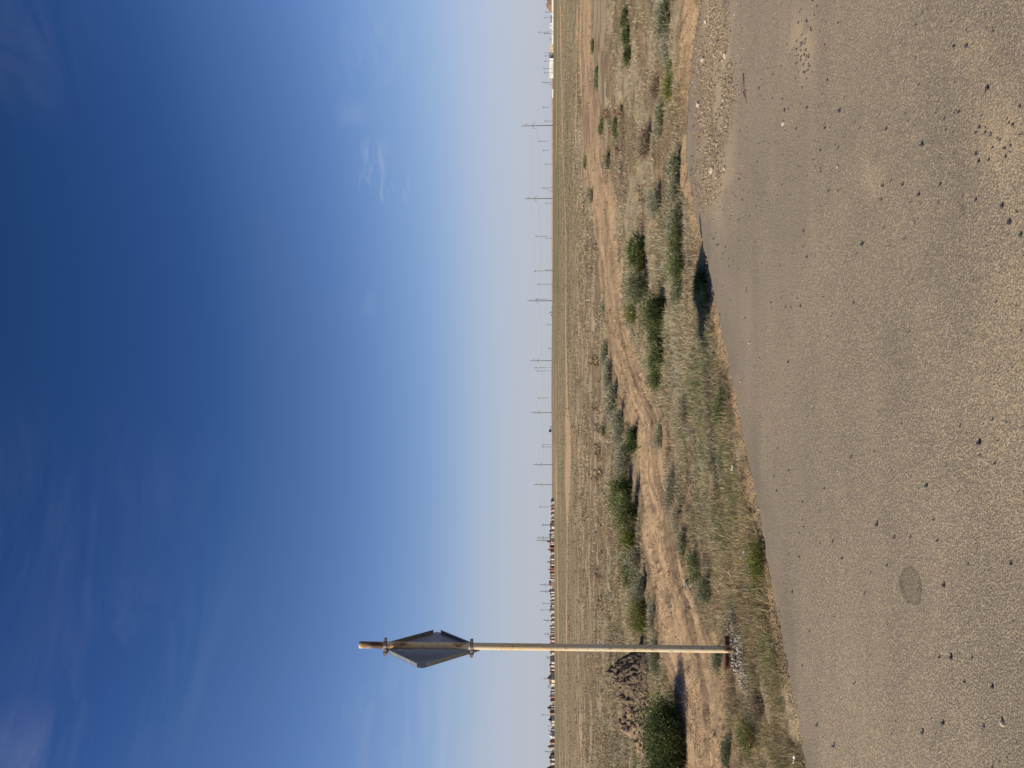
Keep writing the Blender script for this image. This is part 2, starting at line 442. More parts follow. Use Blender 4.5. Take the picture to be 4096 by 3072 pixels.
# road sheet
sel = (RR[0] < 12) if False else None
ang2 = np.radians(np.concatenate([np.linspace(-180, -42, 50, endpoint=False), np.linspace(-42, 42, 900), np.linspace(42, 180, 50)[1:]]))
ss2 = np.linspace(2600, 470, 520)
rad2 = np.concatenate([[.02, .5, 1, 1.5], 4800 / ss2, [10.6, 11.5]])
A2, R2 = np.meshgrid(ang2, rad2, indexing='ij')
D2 = R2 / np.where(np.abs(A2) < math.radians(42), np.maximum(np.cos(A2), .74), .743)
rx = (D2 * np.sin(A2)).ravel(); ry = (D2 * np.cos(A2)).ravel()
sdr = road_sd(rx, ry)
rz = np.where(sdr > .05, 0, -.22 * sst(.05 - sdr, 0, .12)) + (fbm(rx, ry, .5, 2, 60) - .5) * .02 * sst(sdr, 0, .5)
keep = sdr > -.25
qx, qy = proj(rx, np.maximum(ry, .5), rz * 0)
def gsp(x, y, wx, wy): return np.exp(-(((qx - x) / wx) ** 2 + ((qy - y) / wy) ** 2))
patch = fbm(rx, ry, 5, 4, 61)
sand = np.clip(gsp(3200, 190, 45, 110) * 1.6 + gsp(4000, 560, 100, 160) * 1.1 + gsp(3880, 150, 130, 180) * .5 + gsp(3480, 720, 80, 120) * .6 + gsp(4050, 900, 60, 250) * .5, 0, 1) * sst(patch, .38, .6)
sand = np.maximum(sand, sst(qx, 2770, 2820) * (1 - sst(qx, 2890, 2960)) * (1 - sst(qy, 700, 1000)) * sst(fbm(rx, ry, 3, 3, 65), .3, .5) * 1.0)
sand = np.maximum(sand, .30 * sst(qx, 3100, 4000) * sst(fbm(rx, ry, .8, 3, 62), .45, .62))
e = ((qx - 3640) / 46) ** 2 + ((qy - 2330 - (qx - 3640) * .3) / np.where(qy > 2330, 98, 62)) ** 2
e = e + (fbm(rx, ry, 14, 4, 63) - .5) * 1.5
stain = (1 - sst(e, .8, 1.0)) * (.45 + .55 * sst(e, .45, .9))
stain = np.maximum(stain, .5 * gsp(3840, 830, 18, 30) * sst(patch, .4, .6) * 1.5)
edge = 1 - sst(sdr + (fbm(rx, ry, 3, 3, 64) - .5) * .4, .05, .55)
msk2 = np.stack([np.clip(sand, 0, 1), np.clip(stain, 0, 1), edge], 1)
na, nr = A2.shape
idx = np.arange(na * nr).reshape(na, nr)
quads = np.stack([idx[:-1, :-1], idx[1:, :-1], idx[1:, 1:], idx[:-1, 1:]], -1).reshape(-1, 4)[:, ::-1]
quads = quads[keep[quads].any(1)]
used = np.unique(quads); remap = np.full(na * nr, -1); remap[used] = np.arange(len(used))
me = mesh_np('road', np.stack([rx, ry, rz], 1)[used], [remap[quads]], smooth=True, attrs={'mask': msk2[used]})
r = link('road', me, ma); tag(r, kind='structure')

# ------------------------------------------------------------------ blades (grass, scrub, shrub twigs)
def blades(base, dirv, length, width, bend, col, tipcol=None):
    """vectorised blades: base (n,3), dirv (n,3) unit, length, width (n), bend (n) droop, col (n,3)"""
    n = len(base)
    side = np.cross(dirv, rng.normal(size=(n, 3))); side /= np.linalg.norm(side, axis=1)[:, None] + 1e-9
    hw = (width / 2)[:, None]
    mid = base + dirv * (length * .55)[:, None]
    tip = base + dirv * length[:, None]; tip[:, 2] -= bend * length
    mid[:, 2] -= bend * length * .25
    V = np.stack([base - side * hw, base + side * hw, mid + side * hw * .8, mid - side * hw * .8, tip], 1).reshape(-1, 3)
    i = np.arange(n)[:, None] * 5
    Q = i + np.array([[0, 1, 2, 3]]); T = i + np.array([[3, 2, 4]])
    tipcol = col if tipcol is None else tipcol
    C = np.stack([col, col, (col + tipcol) / 2, (col + tipcol) / 2, tipcol], 1).reshape(-1, 3)
    return V, Q, T, C
def merge(parts):
    V = []; Q = []; T = []; C = []; o = 0
    for v, q, t, c in parts:
        V.append(v); Q.append(q + o); T.append(t + o); C.append(c); o += len(v)
    return np.concatenate(V), np.concatenate(Q), np.concatenate(T), np.concatenate(C)
def rdir(n, lean_max, az=None):
    az = rng.uniform(0, 2 * math.pi, n) if az is None else az
    le = rng.uniform(0, 1, n) ** .8 * lean_max
    return np.stack([np.sin(le) * np.cos(az), np.sin(le) * np.sin(az), np.cos(le)], 1), az
PAL = np.array([(.53, .42, .25), (.43, .355, .225), (.29, .27, .165), (.42, .405, .285), (.13, .10, .065),
                (.09, .13, .045), (.22, .225, .07), (.12, .165, .08), (.27, .21, .165)])
def grass_field(n, x0, x1, hpx, wpx, power, name, label, dens, colw, clump=6):
    """n tufts spread between picture rows x0..x1 (by ground distance), each with a few blades"""
    u = rng.uniform(0, 1, n) ** power
    xx = x0 + (x1 - x0) * u
    yy = rng.uniform(-260, 3330, n)
    r_ = (1536 - yy) / F; uu = (2048 - xx) / F
    dx, dy, dz = r_, cp - sp * uu, sp + cp * uu
    t = CAMH / -dz
    for _ in range(12):
        t = .5 * t + .5 * np.clip((CAMH - terrain(dx * t, dy * t)) / -dz, 1, 900)
    X, Y = dx * t, dy * t
    px, py, track, shoulder, far_t, sd = masks(X, Y)
    d = dens(X, Y, px, py, track, shoulder, far_t, sd)
    k = rng.uniform(0, 1, n) < d
    X, Y, py, px = X[k], Y[k], py[k], px[k]
    reps = rng.integers(max(1, clump // 2), clump + clump // 2 + 1, len(X))
    X = np.repeat(X, reps); Y = np.repeat(Y, reps); PX = np.repeat(px, reps); PY = np.repeat(py, reps)
    m = len(X)
    w = colw(X, Y, PX, PY)              # (m, npal) weights
    # one colour per tuft, with blade-level jitter
    cw = np.cumsum(w, 1); cw /= cw[:, -1:]
    rt = np.repeat(rng.uniform(0, 1, len(reps)), reps)
    mixr = rng.uniform(0, 1, m) < .3
    rt = np.where(mixr, rng.uniform(0, 1, m), rt)
    ci = (rt[:, None] > cw).sum(1).clip(0, len(PAL) - 1)
    col = PAL[ci] * rng.uniform(.5, 1.4, (m, 1)) * rng.uniform(.94, 1.06, (m, 3))
    H = hpx(X, Y) * rng.uniform(.45, 1.2, m)
    rad_ = H * .7
    a = rng.uniform(0, 2 * math.pi, m); rr = rng.uniform(0, 1, m) ** .5 * rad_
    bx = X + np.cos(a) * rr; by = Y + np.sin(a) * rr
    dv, az = rdir(m, 1.15)
    bz = terrain(bx, by) + np.clip(14 / np.maximum(by, 1), 0, 1) * ((fbm(bx, by, 6, 4, 31) - .5) * .05 + (fbm(bx, by, 1.1, 3, 32) - .5) * .12) - .01 - .03 * (1 - sst(-road_sd(bx, by), 0, .3))
    V, Q, T, C = blades(np.stack([bx, by, bz], 1), dv, H, wpx(Y) * rng.uniform(.6, 1.3, m), rng.uniform(0, .4, m), col, col * 1.12)
    me = mesh_np(name, V, [Q, T], cols=C)
    o = link(name, me, MP)
    return tag(o, label, 'grass', kind='stuff')

def hN(X, Y): return .065 + .06 * fbm(X, Y, 1.2, 3, 70) + .05 * np.maximum(fbm(X, Y, .6, 3, 71) - .5, 0) * 2
def d_near(X, Y, px, py, tr, sh, ft, sd):
    n = fbm(X, Y, 1.8, 4, 72)
    rt = sst(1250 - py, 0, 500)
    n2 = fbm(X, Y, 5, 3, 76)
    d = sst(n * .65 + n2 * .35, .33 + .10 * rt, .50 + .08 * rt) * (1 - .25 * rt)
    return d * (1 - tr * .985) * (1 - sh * .90) * (sd < .015) * (px > 2330)
def c_near(X, Y, px, py):
    n = fbm(X, Y, 1.1, 4, 73); g_ = fbm(X, Y, 1.5, 4, 74); leftness = sst(py, 1700, 2300); edge = sst(px, np.interp(py, [0, 1300, 3072], [2640, 2760, 2960]), np.interp(py, [0, 1300, 3072], [2700, 2860, 3080]))
    green = sst(g_, .56, .70)
    w = np.zeros((len(X), len(PAL)))
    w[:, 0] = 1.0 + edge * 1.0
    w[:, 1] = 1.2
    w[:, 2] = .55 + green
    w[:, 3] = 1.4 * (1 - edge * .7) * (1 - leftness * .5)
    w[:, 4] = .5 + leftness * .4
    w[:, 5] = green * .7
    w[:, 6] = green * .8 + edge * .7 + leftness * .5
    w[:, 7] = green * .9
    rt = sst(1250 - py, 0, 500)
    w[:, 8] = .6 * sst(n, .5, .62) + rt * 1.1; w[:, 4] += rt * .5
    pl = sst(fbm(X, Y, .75, 3, 171), .47, .58) * (1 - .6 * leftness) * (1 - edge); dk = sst(fbm(X, Y, 1.5, 3, 172), .54, .64)
    gr = sst(fbm(X, Y, 1.0, 3, 173), .55, .64); st_ = sst(fbm(X, Y, 1.2, 3, 174), .5, .6)
    w[:, 3] += 5 * pl; w[:, 1] += 1.5 * pl; w[:, 4] += 3.0 * dk; w[:, 8] += 1.5 * dk
    w[:, 7] += 1.5 * gr * (1 - pl); w[:, 5] += .6 * gr * (1 - pl); w[:, 0] += 3.0 * st_ * (1 - gr)
    return w
grass_field(74000, 2420, 3230, hN, lambda Y: .0011 * Y * .42, .9, 'dry_grass', 'dry straw and grey green grass between the dirt track and the asphalt', d_near, c_near, 9)
def hM(X, Y): return (.09 + .08 * fbm(X, Y, .8, 3, 80))
def d_mid(X, Y, px, py, tr, sh, ft, sd):
    n = fbm(X, Y, .9, 4, 81); n2 = fbm(X, Y, .15, 3, 82)
    tf = np.interp(py, TY, TF)
    n3 = fbm(X, Y * .4, .25, 4, 86)
    return sst(n * .5 + n2 * .2 + n3 * .3, .42, .56) * (1 - tr * .985) * (1 - ft * .9) * (px < tf + 15) * .9
def c_mid(X, Y, px, py):
    g_ = fbm(X, Y, .35, 4, 84); l_ = fbm(X, Y, .2, 3, 85)
    green = sst(g_, .54, .68); far = sst(2360 - px, 0, 100)
    w = np.zeros((len(X), len(PAL)))
    w[:, 0] = 1.0 * (1 - far * .6); w[:, 1] = 1.2; w[:, 2] = .35 + far * .8; w[:, 3] = .6 * (1 - far); w[:, 4] = 1.0
    w[:, 5] = green * .4; w[:, 6] = green * .7 + far * .25; w[:, 7] = green * .3; w[:, 8] = .6 + 1.8 * sst(l_, .48, .6)
    pl = sst(fbm(X, Y * .5, .5, 3, 181), .5, .6); dk = sst(fbm(X, Y * .5, .8, 3, 182), .52, .62); st_ = sst(fbm(X, Y * .5, .4, 3, 183), .5, .6)
    w[:, 3] += 2.5 * pl; w[:, 4] += 3.5 * dk; w[:, 0] += 2.5 * st_ * (1 - dk)
    return w
grass_field(75000, 2228, 2700, hM, lambda Y: .0013 * Y * .5, 1.35, 'scrub_grass', 'short dry steppe scrub spreading beyond the dirt track to the horizon', d_mid, c_mid, 5)

# ------------------------------------------------------------------ shrubs
def rock_mesh(name, r, seed, flat=.7):
    rg = np.random.default_rng(seed)
    import bmesh
    bm = bmesh.new(); bmesh.ops.create_icosphere(bm, subdivisions=1, radius=1.0)
    for v in bm.verts:
        k = rg.uniform(.62, 1.25)
        v.co = Vector((v.co.x * k * 1.15 * r, v.co.y * k * .85 * r, v.co.z * k * flat * r))
    me = bpy.data.meshes.new(name); bm.to_mesh(me); bm.free()
    return me
KINDS = {   # colours, twigginess, leaf size
    'dark':   dict(pal=[(.035, .06, .022), (.07, .10, .035), (.10, .135, .05), (.16, .18, .07)], leaf=1.0, lean=.9),
    'green':  dict(pal=[(.06, .10, .03), (.10, .15, .045), (.16, .19, .07), (.27, .27, .15)], leaf=.35, lean=.85),
    'yellow': dict(pal=[(.16, .19, .045), (.21, .23, .06), (.12, .15, .045), (.30, .27, .11)], leaf=.35, lean=.85),
    'pale':   dict(pal=[(.25, .275, .19), (.31, .32, .235), (.20, .225, .14), (.36, .33, .24)], leaf=.3, lean=.8),
    'teal':   dict(pal=[(.15, .175, .10), (.22, .24, .15), (.11, .135, .07), (.31, .31, .21)], leaf=.4, lean=.8),
    'dry':    dict(pal=[(.22, .17, .12), (.30, .24, .17), (.16, .12, .085), (.34, .28, .20)], leaf=.15, lean=.95),
}
MS = simple('shrub_bark', (.16, .11, .07), (.24, .18, .12), 30)
def shrub(y, vb, wpx, hpx_, kind, label, depthk=.8, group=None, n=None, name='shrub', cat='shrub', dens=1.0):
    c = ground_pt(vb, y)
    Y = c.y
    wx = wpx / F * Y / 2; hz = hpx_ / F * Y; wy = wx * depthk if wx * depthk < .9 else .9
    K = KINDS[kind]
    if kind in ('pale', 'teal'): wx *= 1.2; hz *= 1.1
    root = empty(name, (c.x, c.y + wy * .6, c.z - .015))
    tag(root, label, cat, group)
    area = (wpx / 4) * (hpx_ / 4)
    wisp = kind != 'dark'
    n = n or int(min(45000, max(400, area * (8.5 if wisp else 15) * dens)))
    px_m = Y / 750.0                      # metres per rendered pixel
    # stems: radiate from a few roots
    ns = int(max(40, min(420, n / (10 if wisp else 25))))
    ra = rng.uniform(0, 2 * math.pi, ns); rr = rng.uniform(0, 1, ns) ** .6
    rb = max(.25, 1 - .62 * hz / max(wx, .01))
    lob = .75 + .5 * vnoise(ra * 1.3 + y, ra * 0, 7)
    bx = np.cos(ra) * rr * wx * rb * lob; by = np.sin(ra) * rr * wy * rb * lob
    lean = rng.uniform(.1, 1, ns) * K['lean']
    az = ra + rng.normal(0, .5, ns)
    dv = np.stack([np.sin(lean) * np.cos(az), np.sin(lean) * np.sin(az), np.cos(lean)], 1)
    hvar = np.clip(.25 + 1.2 * fbm(bx * 1.0 + y * .013, by, 1.6 / max(wx, .2), 3, 90), .3, 1.15) * (1 - .6 * rr ** 2)
    L = hz * hvar * rng.uniform(.7, 1.12, ns) / np.maximum(np.cos(lean * .8), .5)
    L *= np.where(rng.uniform(0, 1, ns) > .85, 1.35, 1)
    wid = np.full(ns, max(.003, px_m * .38))
    pal = np.array(K['pal'])
    sc = np.array([(.2, .155, .10)]) * rng.uniform(.7, 1.3, (ns, 1)) * np.ones((ns, 3))
    base = np.stack([bx, by, np.zeros(ns)], 1)
    V, Q, T, C = blades(base, dv, L, wid, np.full(ns, .05), sc)
    link('stems', mesh_np('stems', V, [Q, T], cols=C), MP, root)
    # twigs / leaves along the stems
    si = rng.integers(0, ns, n); t = rng.uniform(.12, 1.05, n) ** .8
    spread = .075 * hz + .02
    p = base[si] + dv[si] * (L[si] * t)[:, None] + rng.normal(0, 1, (n, 3)) * np.array([spread * 1.2 + wx * .05, spread, spread * .45])
    p[:, 2] = np.maximum(p[:, 2], .003)
    nd = dv[si] * (1.2 if wisp else .8) + rng.normal(0, .45 if wisp else .55, (n, 3)); nd[:, 2] = np.abs(nd[:, 2]) + .1
    nd /= np.linalg.norm(nd, axis=1)[:, None]
    ll = np.maximum(hz * (rng.uniform(.08, .24, n) if wisp else rng.uniform(.04, .10, n)), px_m * 1.1)
    ww = np.maximum(px_m * (.38 + K['leaf'] * .45), ll * (.05 + K['leaf'] * .14)) * rng.uniform(.6, 1.2, n)
    clr = fbm(p[:, 0] + y, p[:, 1] + p[:, 2], 7, 3, 91)
    ci = np.clip((clr * 1.6 - .3 + rng.normal(0, .22, n)) * len(pal), 0, len(pal) - 1).astype(int)
    col = pal[ci] * rng.uniform(.65, 1.35, (n, 1))
    V, Q, T, C = blades(p, nd, ll, ww, rng.uniform(0, .25, n), col, col * 1.1)
    link('foliage', mesh_np('foliage', V, [Q, T], cols=C), MP, root)
    return root
SHR = [
 # y, base x, width, height, kind, label
 (3062, 2738, 500, 165, 'dark', 'large dense dark green bush beside the dirt track, left of the sign post', .6, 1.3),
 (1985, 2530, 130, 100, 'green', 'tall feathery green bush at the far side of the dirt track', .8, 1),
 (2070, 2553, 120, 95, 'green', 'green broom bush casting its shadow onto the dirt track', .8, 1),
 (2150, 2552, 110, 85, 'yellow', 'bright yellow green bush on the far side of the dirt track', .8, 1),
 (2285, 2556, 150, 66, 'green', 'low mid green bush with grey twigs in front, beyond the track', .8, 1),
 (2255, 2570, 100, 55, 'pale', 'pale grey twiggy bush in front of the low mid green bush', .8, .7),
 (2360, 2590, 100, 60, 'pale', 'silvery dry bush on the track edge right of the sign post', .8, .8),
 (2470, 2592, 150, 72, 'yellow', 'yellow green bush just right of the sign post beyond the track', .8, 1),
 (2480, 2622, 110, 40, 'pale', 'ragged grey bush at the track edge below the yellow green one', .8, .7),
 (2640, 2640, 130, 44, 'teal', 'low dull green bush just left of the sign post beyond the track', .8, .7),
 (1760, 2545, 120, 52, 'dark', 'small dark green bush standing alone on the dirt track edge', .7, 1),
 (1720, 2500, 150, 58, 'pale', 'pale sage green shrub behind the small dark bush', .8, .8),
 (1610, 2470, 150, 52, 'pale', 'pale sage shrub in the row along the far edge of the track', .8, .8),
 (1510, 2448, 140, 42, 'pale', 'silver green shrub in the middle of the sage row', .8, .8),
 (1410, 2430, 110, 34, 'teal', 'small blue green shrub at the right end of the sage row', .8, .8),
 (1830, 2520, 120, 58, 'pale', 'pale shrub left of the small dark bush, leaning over the track', .8, .8),
 (1905, 2512, 110, 55, 'teal', 'grey green shrub between the pale shrub and the feathery bush', .8, .8),
 (1245, 2662, 110, 92, 'dark', 'dark green bush near the track with a black shaded foot', .8, 1),
 (1330, 2650, 110, 72, 'dark', 'dark green bush with yellow flowers in the clump by the track', .8, .9),
 (1420, 2655, 130, 88, 'green', 'broad green bush in the middle of the clump by the track', .8, 1),
 (1505, 2648, 110, 62, 'green', 'low green bush at the left end of the clump by the track', .8, 1),
 (1000, 2580, 150, 100, 'green', 'round feathery bush fanning out of one root beyond the grass', .8, 1),
 (1045, 2582, 90, 60, 'yellow', 'small yellow green growth at the foot of the round bush', .8, .8),
 (1150, 2592, 120, 78, 'teal', 'blue grey bush left of the round feathery bush', .8, .8),
 (1250, 2550, 100, 50, 'yellow', 'low yellow green bush behind the dark green bush', .8, .8),
 (880, 2728, 120, 56, 'teal', 'grey green bush at the right end of the roadside row', .7, .8),
 (970, 2732, 120, 56, 'green', 'green roadside bush with specks of yellow flowers', .7, .8),
 (1060, 2735, 120, 58, 'green', 'green roadside bush just above the sign shadow', .7, .8),
 (1150, 2728, 120, 50, 'teal', 'dull green bush at the left end of the roadside row', .7, .8),
 (1130, 2818, 110, 55, 'dark', 'dark bush at the asphalt edge inside the sign shadow', .6, .9),
 (1200, 2832, 100, 50, 'green', 'green leafy sprigs at the asphalt edge left of the dark bush', .6, .6),
 (1330, 2820, 80, 40, 'pale', 'little pale sprig bush at the asphalt edge', .6, .5),
 (60, 2512, 100, 36, 'dark', 'low dark green bush at the right edge of the view', .7, .9),
 (140, 2518, 110, 46, 'dark', 'middle bush of the dark green clump on the far right', .7, .9),
 (220, 2524, 80, 36, 'dark', 'left bush of the dark green clump on the far right', .7, .9),
 (60, 2680, 160, 58, 'teal', 'tall pale grass bush by the grit strip at the right edge', .7, .8),
 (190, 2682, 110, 46, 'pale', 'pale grass bush by the grit strip, second from the right edge', .7, .8),
 (265, 2692, 70, 44, 'green', 'small dark tuft at the grit strip on the right', .7, .8),
 (345, 2690, 100, 48, 'yellow', 'yellowish grass bush at the grit strip on the right', .7, .8),
 (470, 2662, 130, 48, 'teal', 'green grass bush standing back from the gravel patch', .7, .8),
 (660, 2715, 110, 50, 'teal', 'green bush beside the tan shoulder near the gravel', .7, .8),
 (750, 2718, 110, 56, 'pale', 'pale green bush beside the tan shoulder near the gravel', .7, .8),
 (505, 2470, 110, 30, 'green', 'small green bush above the dark hollow on the right', .7, .9),
 (300, 2392, 110, 26, 'teal', 'low green shrub along the near edge of the track on the right', .7, .9),
 (180, 2376, 70, 24, 'green', 'dark little shrub on the near edge of the track, far right', .7, .9),
 (500, 2412, 80, 22, 'green', 'spiky little shrub on the near edge of the track', .7, .9),
 (640, 2440, 80, 26, 'teal', 'grey green shrub on the near edge of the track', .7, .9),
 (780, 2372, 60, 20, 'teal', 'tiny grey shrub on the far edge of the track', .7, .9),
 (650, 2346, 60, 16, 'green', 'tiny green shrub beyond the far edge of the track', .7, .9),
 (1225, 2420, 60, 18, 'teal', 'small blue green tuft on the far edge of the track, near the middle', .7, .9),
 (1725, 2422, 50, 30, 'green', 'single green bush in the sage field behind the dark bush', .7, .9),
 (1840, 2905, 90, 44, 'teal', 'blue green bush at the asphalt verge in the middle', .6, .8),
 (1620, 2905, 140, 60, 'green', 'long green grassy bush leaning on the asphalt verge', .6, .8),
 (2270, 2800, 120, 56, 'green', 'mid green bush on the near edge of the track in the middle left', .6, .8),
 (2360, 2840, 100, 55, 'teal', 'sage green bush on the near edge of the track right of the post', .6, .8),
 (2190, 2755, 90, 50, 'teal', 'feathery blue green bush on the near edge of the track', .6, .8),
 (1960, 2700, 150, 50, 'pale', 'silvery fringe bush along the near edge of the track', .5, .8),
 (2090, 2735, 120, 45, 'pale', 'silvery fringe bush between two green ones along the track', .5, .8),
 (2260, 3050, 160, 52, 'yellow', 'olive green bush at the asphalt edge with a black shadow on its right', .6, .9),
 (2400, 3040, 120, 50, 'yellow', 'olive grass bush near the asphalt edge, right of the post', .6, .8),
 (1740, 2650, 120, 36, 'pale', 'low silvery bush where the track bends', .6, .8),
 (2650, 2880, 90, 40, 'teal', 'low sage green bush behind the rusty strip', .6, .8),
 (2850, 3050, 160, 60, 'dry', 'dead grey twig bush left of the post near the asphalt', .7, .5),
 (2960, 3010, 150, 50, 'yellow', 'olive green grass bush left of the dead twigs', .7, .8),
 (3030, 2920, 120, 50, 'teal', 'blue green bush at the left edge of the view by the track', .7, .8),
 (1640, 2760, 160, 50, 'dry', 'brown dead bush in the middle of the grass strip', .7, .5),
 (560, 2600, 170, 60, 'dry', 'brown dead bush in the grass strip on the right', .7, .5),
 (330, 2640, 140, 50, 'dry', 'reddish dead bush in the grass strip on the far right', .7, .5),
 (800, 2640, 130, 50, 'pale', 'pale dry bush behind the roadside row', .7, .6),
]
for (y, vb, w, h, k, lab, dk, dn) in SHR:
    shrub(y, vb, w, h, k, lab, dk, 'shrubs scattered over the steppe', dens=dn)

# ------------------------------------------------------------------ rocks, pebbles, gravel
def rocks_np(P_, R_, flat, cols, seed):
    """many little stones in one mesh: squashed, jittered octahedra/cubes"""
    rg = np.random.default_rng(seed); n = len(P_)
    base = np.array([(1, 0, 0), (0, 1, 0), (-1, 0, 0), (0, -1, 0), (.6, .6, .75), (-.6, .6, .75), (-.6, -.6, .75), (.6, -.6, .75)])
    V = base[None] * rg.uniform(.6, 1.25, (n, 8, 1)) * R_[:, None, None]
    V[:, :, 1] *= rg.uniform(.6, 1, n)[:, None]
    V[:, :, 2] = V[:, :, 2] * flat[:, None]
    a = rg.uniform(0, 6.28, n); c, s = np.cos(a)[:, None], np.sin(a)[:, None]
    X = V[:, :, 0] * c - V[:, :, 1] * s; Yv = V[:, :, 0] * s + V[:, :, 1] * c
    V = np.stack([X, Yv, V[:, :, 2]], -1) + P_[:, None]
    i = np.arange(n)[:, None] * 8
    Q = i[:, :, None] * 0 + 0
    T = np.concatenate([i + np.array([t]) for t in ((0, 1, 4), (1, 5, 4), (1, 2, 5), (2, 6, 5), (2, 3, 6), (3, 7, 6), (3, 0, 7), (0, 4, 7), (4, 5, 6), (4, 6, 7))])
    C = np.repeat(cols, 8, 0)
    return V.reshape(-1, 3), T, C
MR, nb, bs = newmat('stones', .85, .25)
at = nb.n('ShaderNodeAttribute', attribute_name='Col')
o = nb.n('ShaderNodeNewGeometry').outputs['Position']
nb.l(nb.mix(nb.ramp(nb.noise(o, 160, 3, .6), .35, .7), at.outputs['Color'], (.5, .45, .4), 'MULTIPLY'), bs.inputs['Base Color'])
def img_scatter(n, poly_fn, x0, x1, y0, y1):
    xx = rng.uniform(x0, x1, n); yy = rng.uniform(y0, y1, n)
    k = rng.uniform(0, 1, n) < poly_fn(xx, yy)
    xx, yy = xx[k], yy[k]
    r_ = (1536 - yy) / F; uu = (2048 - xx) / F
    dx, dy, dz = r_, cp - sp * uu, sp + cp * uu
    t = CAMH / -dz
    return dx * t, dy * t
# gravel patch at the end of the asphalt, right
GYP = [-200, 0, 150, 300, 420, 560, 650, 760, 820, 860]
G0 = [2850, 2840, 2800, 2790, 2800, 2800, 2800, 2790, 2800, 2830]
G1 = [2900, 2895, 2895, 2920, 2925, 2885, 2880, 2860, 2850, 2835]
def gfn(x, y):
    a = np.interp(y, GYP, G0); c = np.interp(y, GYP, G1)
    return np.clip(sst(x, a - 55, a + 30) * (1 - sst(x, c - 30, c + 40)) * (1 - sst(y, 780, 900)), 0, 1) ** 1.3 + .012
X, Y = img_scatter(70000, gfn, 2760, 2975, -250, 900)
kg = sst(fbm(X, Y, 4, 4, 201), .22, .44) > rng.uniform(0, 1, len(X)); X, Y = X[kg], Y[kg]
n = len(X)
R = .0028 + .0022 * rng.exponential(1, n); R = np.minimum(R, .022)
c0 = np.array([(.32, .255, .17), (.42, .345, .25), (.24, .19, .135), (.50, .43, .33), (.13, .12, .105), (.37, .28, .17)])[rng.integers(0, 6, n)] * rng.uniform(.8, 1.15, (n, 1))
V, T, C = rocks_np(np.stack([X, Y, np.full(n, .004)], 1), R, rng.uniform(.6, 1.1, n), c0, 3)
tag(link('gravel', mesh_np('gravel', V, [T], cols=C), MR), 'patch of loose pale gravel spilled over the asphalt end on the right', 'gravel', kind='stuff')
# sand and grit under the gravel
X, Y = img_scatter(8500, lambda x, y: np.where(y < 1300, .9 - .6 * sst(y, 300, 1300), .3) * (1 - .75 * sst(x, 2900, 3500)) + .02, 2760, 4300, -250, 3300)
k = road_sd(X, Y) > .05; X, Y = X[k], Y[k]; n = len(X)
R = .0031 * rng.uniform(.4, 1.7, n) * np.clip(Y / 5, .6, 1.4)
c0 = np.where(rng.uniform(0, 1, (n, 1)) < .72, np.array([[.04, .04, .042]]), np.array([[.38, .34, .28]])) * rng.uniform(.7, 1.3, (n, 1))
V, T, C = rocks_np(np.stack([X, Y, np.full(n, .004)], 1), R, rng.uniform(.8, 1.4, n), c0, 4)
tag(link('road_grit', mesh_np('road_grit', V, [T], cols=C), MR), 'fine dark and pale grit strewn over the asphalt', 'grit', kind='stuff')
# clods and grit on track and shoulder
xx = rng.uniform(2320, 3250, 60000); yy = rng.uniform(-200, 3300, 60000)
r_ = (1536 - yy) / F; uu = (2048 - xx) / F; t = CAMH / -(sp + cp * uu)
X, Y = r_ * t, (cp - sp * uu) * t
px, py, tr, sh, ft, sd = masks(X, Y)
cl = fbm(X, Y, 1.6, 3, 95)
k = (rng.uniform(0, 1, len(X)) < np.maximum(tr * (.10 + .8 * sst(cl, .48, .6)), sh * .95)) & (sd < .06)
X, Y, sd_ = X[k], Y[k], sd[k]; n = len(X)
bz = terrain(X, Y) + np.clip(14 / Y, 0, 1) * ((fbm(X, Y, 6, 4, 31) - .5) * .05 + (fbm(X, Y, 1.1, 3, 32) - .5) * .12) - .03 * (1 - sst(-sd_, 0, .3))
bz = np.where(sd_ > 0, .003, bz)
R = .0010 * Y * rng.uniform(.5, 1.5, n)
c0 = np.array([(.355, .26, .155), (.27, .195, .12), (.41, .31, .19), (.13, .097, .07)])[rng.integers(0, 4, n)] * rng.uniform(.85, 1.15, (n, 1))
V, T, C = rocks_np(np.stack([X, Y, bz], 1), R, rng.uniform(.7, 1.1, n), c0, 5)
tag(link('earth_clods', mesh_np('earth_clods', V, [T], cols=C), MR), 'crumbled earth clods lying on the dirt track and road shoulder', 'soil', kind='stuff')

parts_ = []
for (y0_, y1_, v0_, v1_, n_, w_) in ((1320, 1990, 2376, 2402, 900, 7), (1990, 2500, 2405, 2392, 260, 5), (430, 660, 2425, 2478, 330, 4), (430, 545, 2476, 2488, 260, 6), (700, 900, 2560, 2580, 160, 7), (640, 720, 2488, 2500, 130, 6)):
    yy = rng.uniform(y0_, y1_, n_ * 2)
    yy = yy[sst(vnoise(yy / 38.0, yy * 0, 77), .42, .6) > rng.uniform(0, 1, len(yy))]
    xx = np.interp(yy, [y0_, y1_], [v0_, v1_]) + rng.normal(0, w_ * 1.3, len(yy)) + (vnoise(yy / 60.0, yy * 0, 78) - .5) * 22
    r_ = (1536 - yy) / F; uu = (2048 - xx) / F; t = CAMH / -(sp + cp * uu); X, Y = r_ * t, (cp - sp * uu) * t; n = len(X)
    c0 = np.array([(.13, .085, .055), (.22, .14, .085), (.09, .06, .045)])[rng.integers(0, 3, n)]  # dark red-brown lumps, added to stand in for the shade of the hollows
    parts_.append(rocks_np(np.stack([X, Y, terrain(X, Y) + .01], 1), (.0008 * Y * (.4 + rng.exponential(.7, n))).clip(0, .07), rng.uniform(.6, 1.3, n), c0, 8))
off_ = 0; VV = []; TT = []; CC = []
for v_, t_, c_ in parts_: VV.append(v_); TT.append(t_ + off_); CC.append(c_); off_ += len(v_)
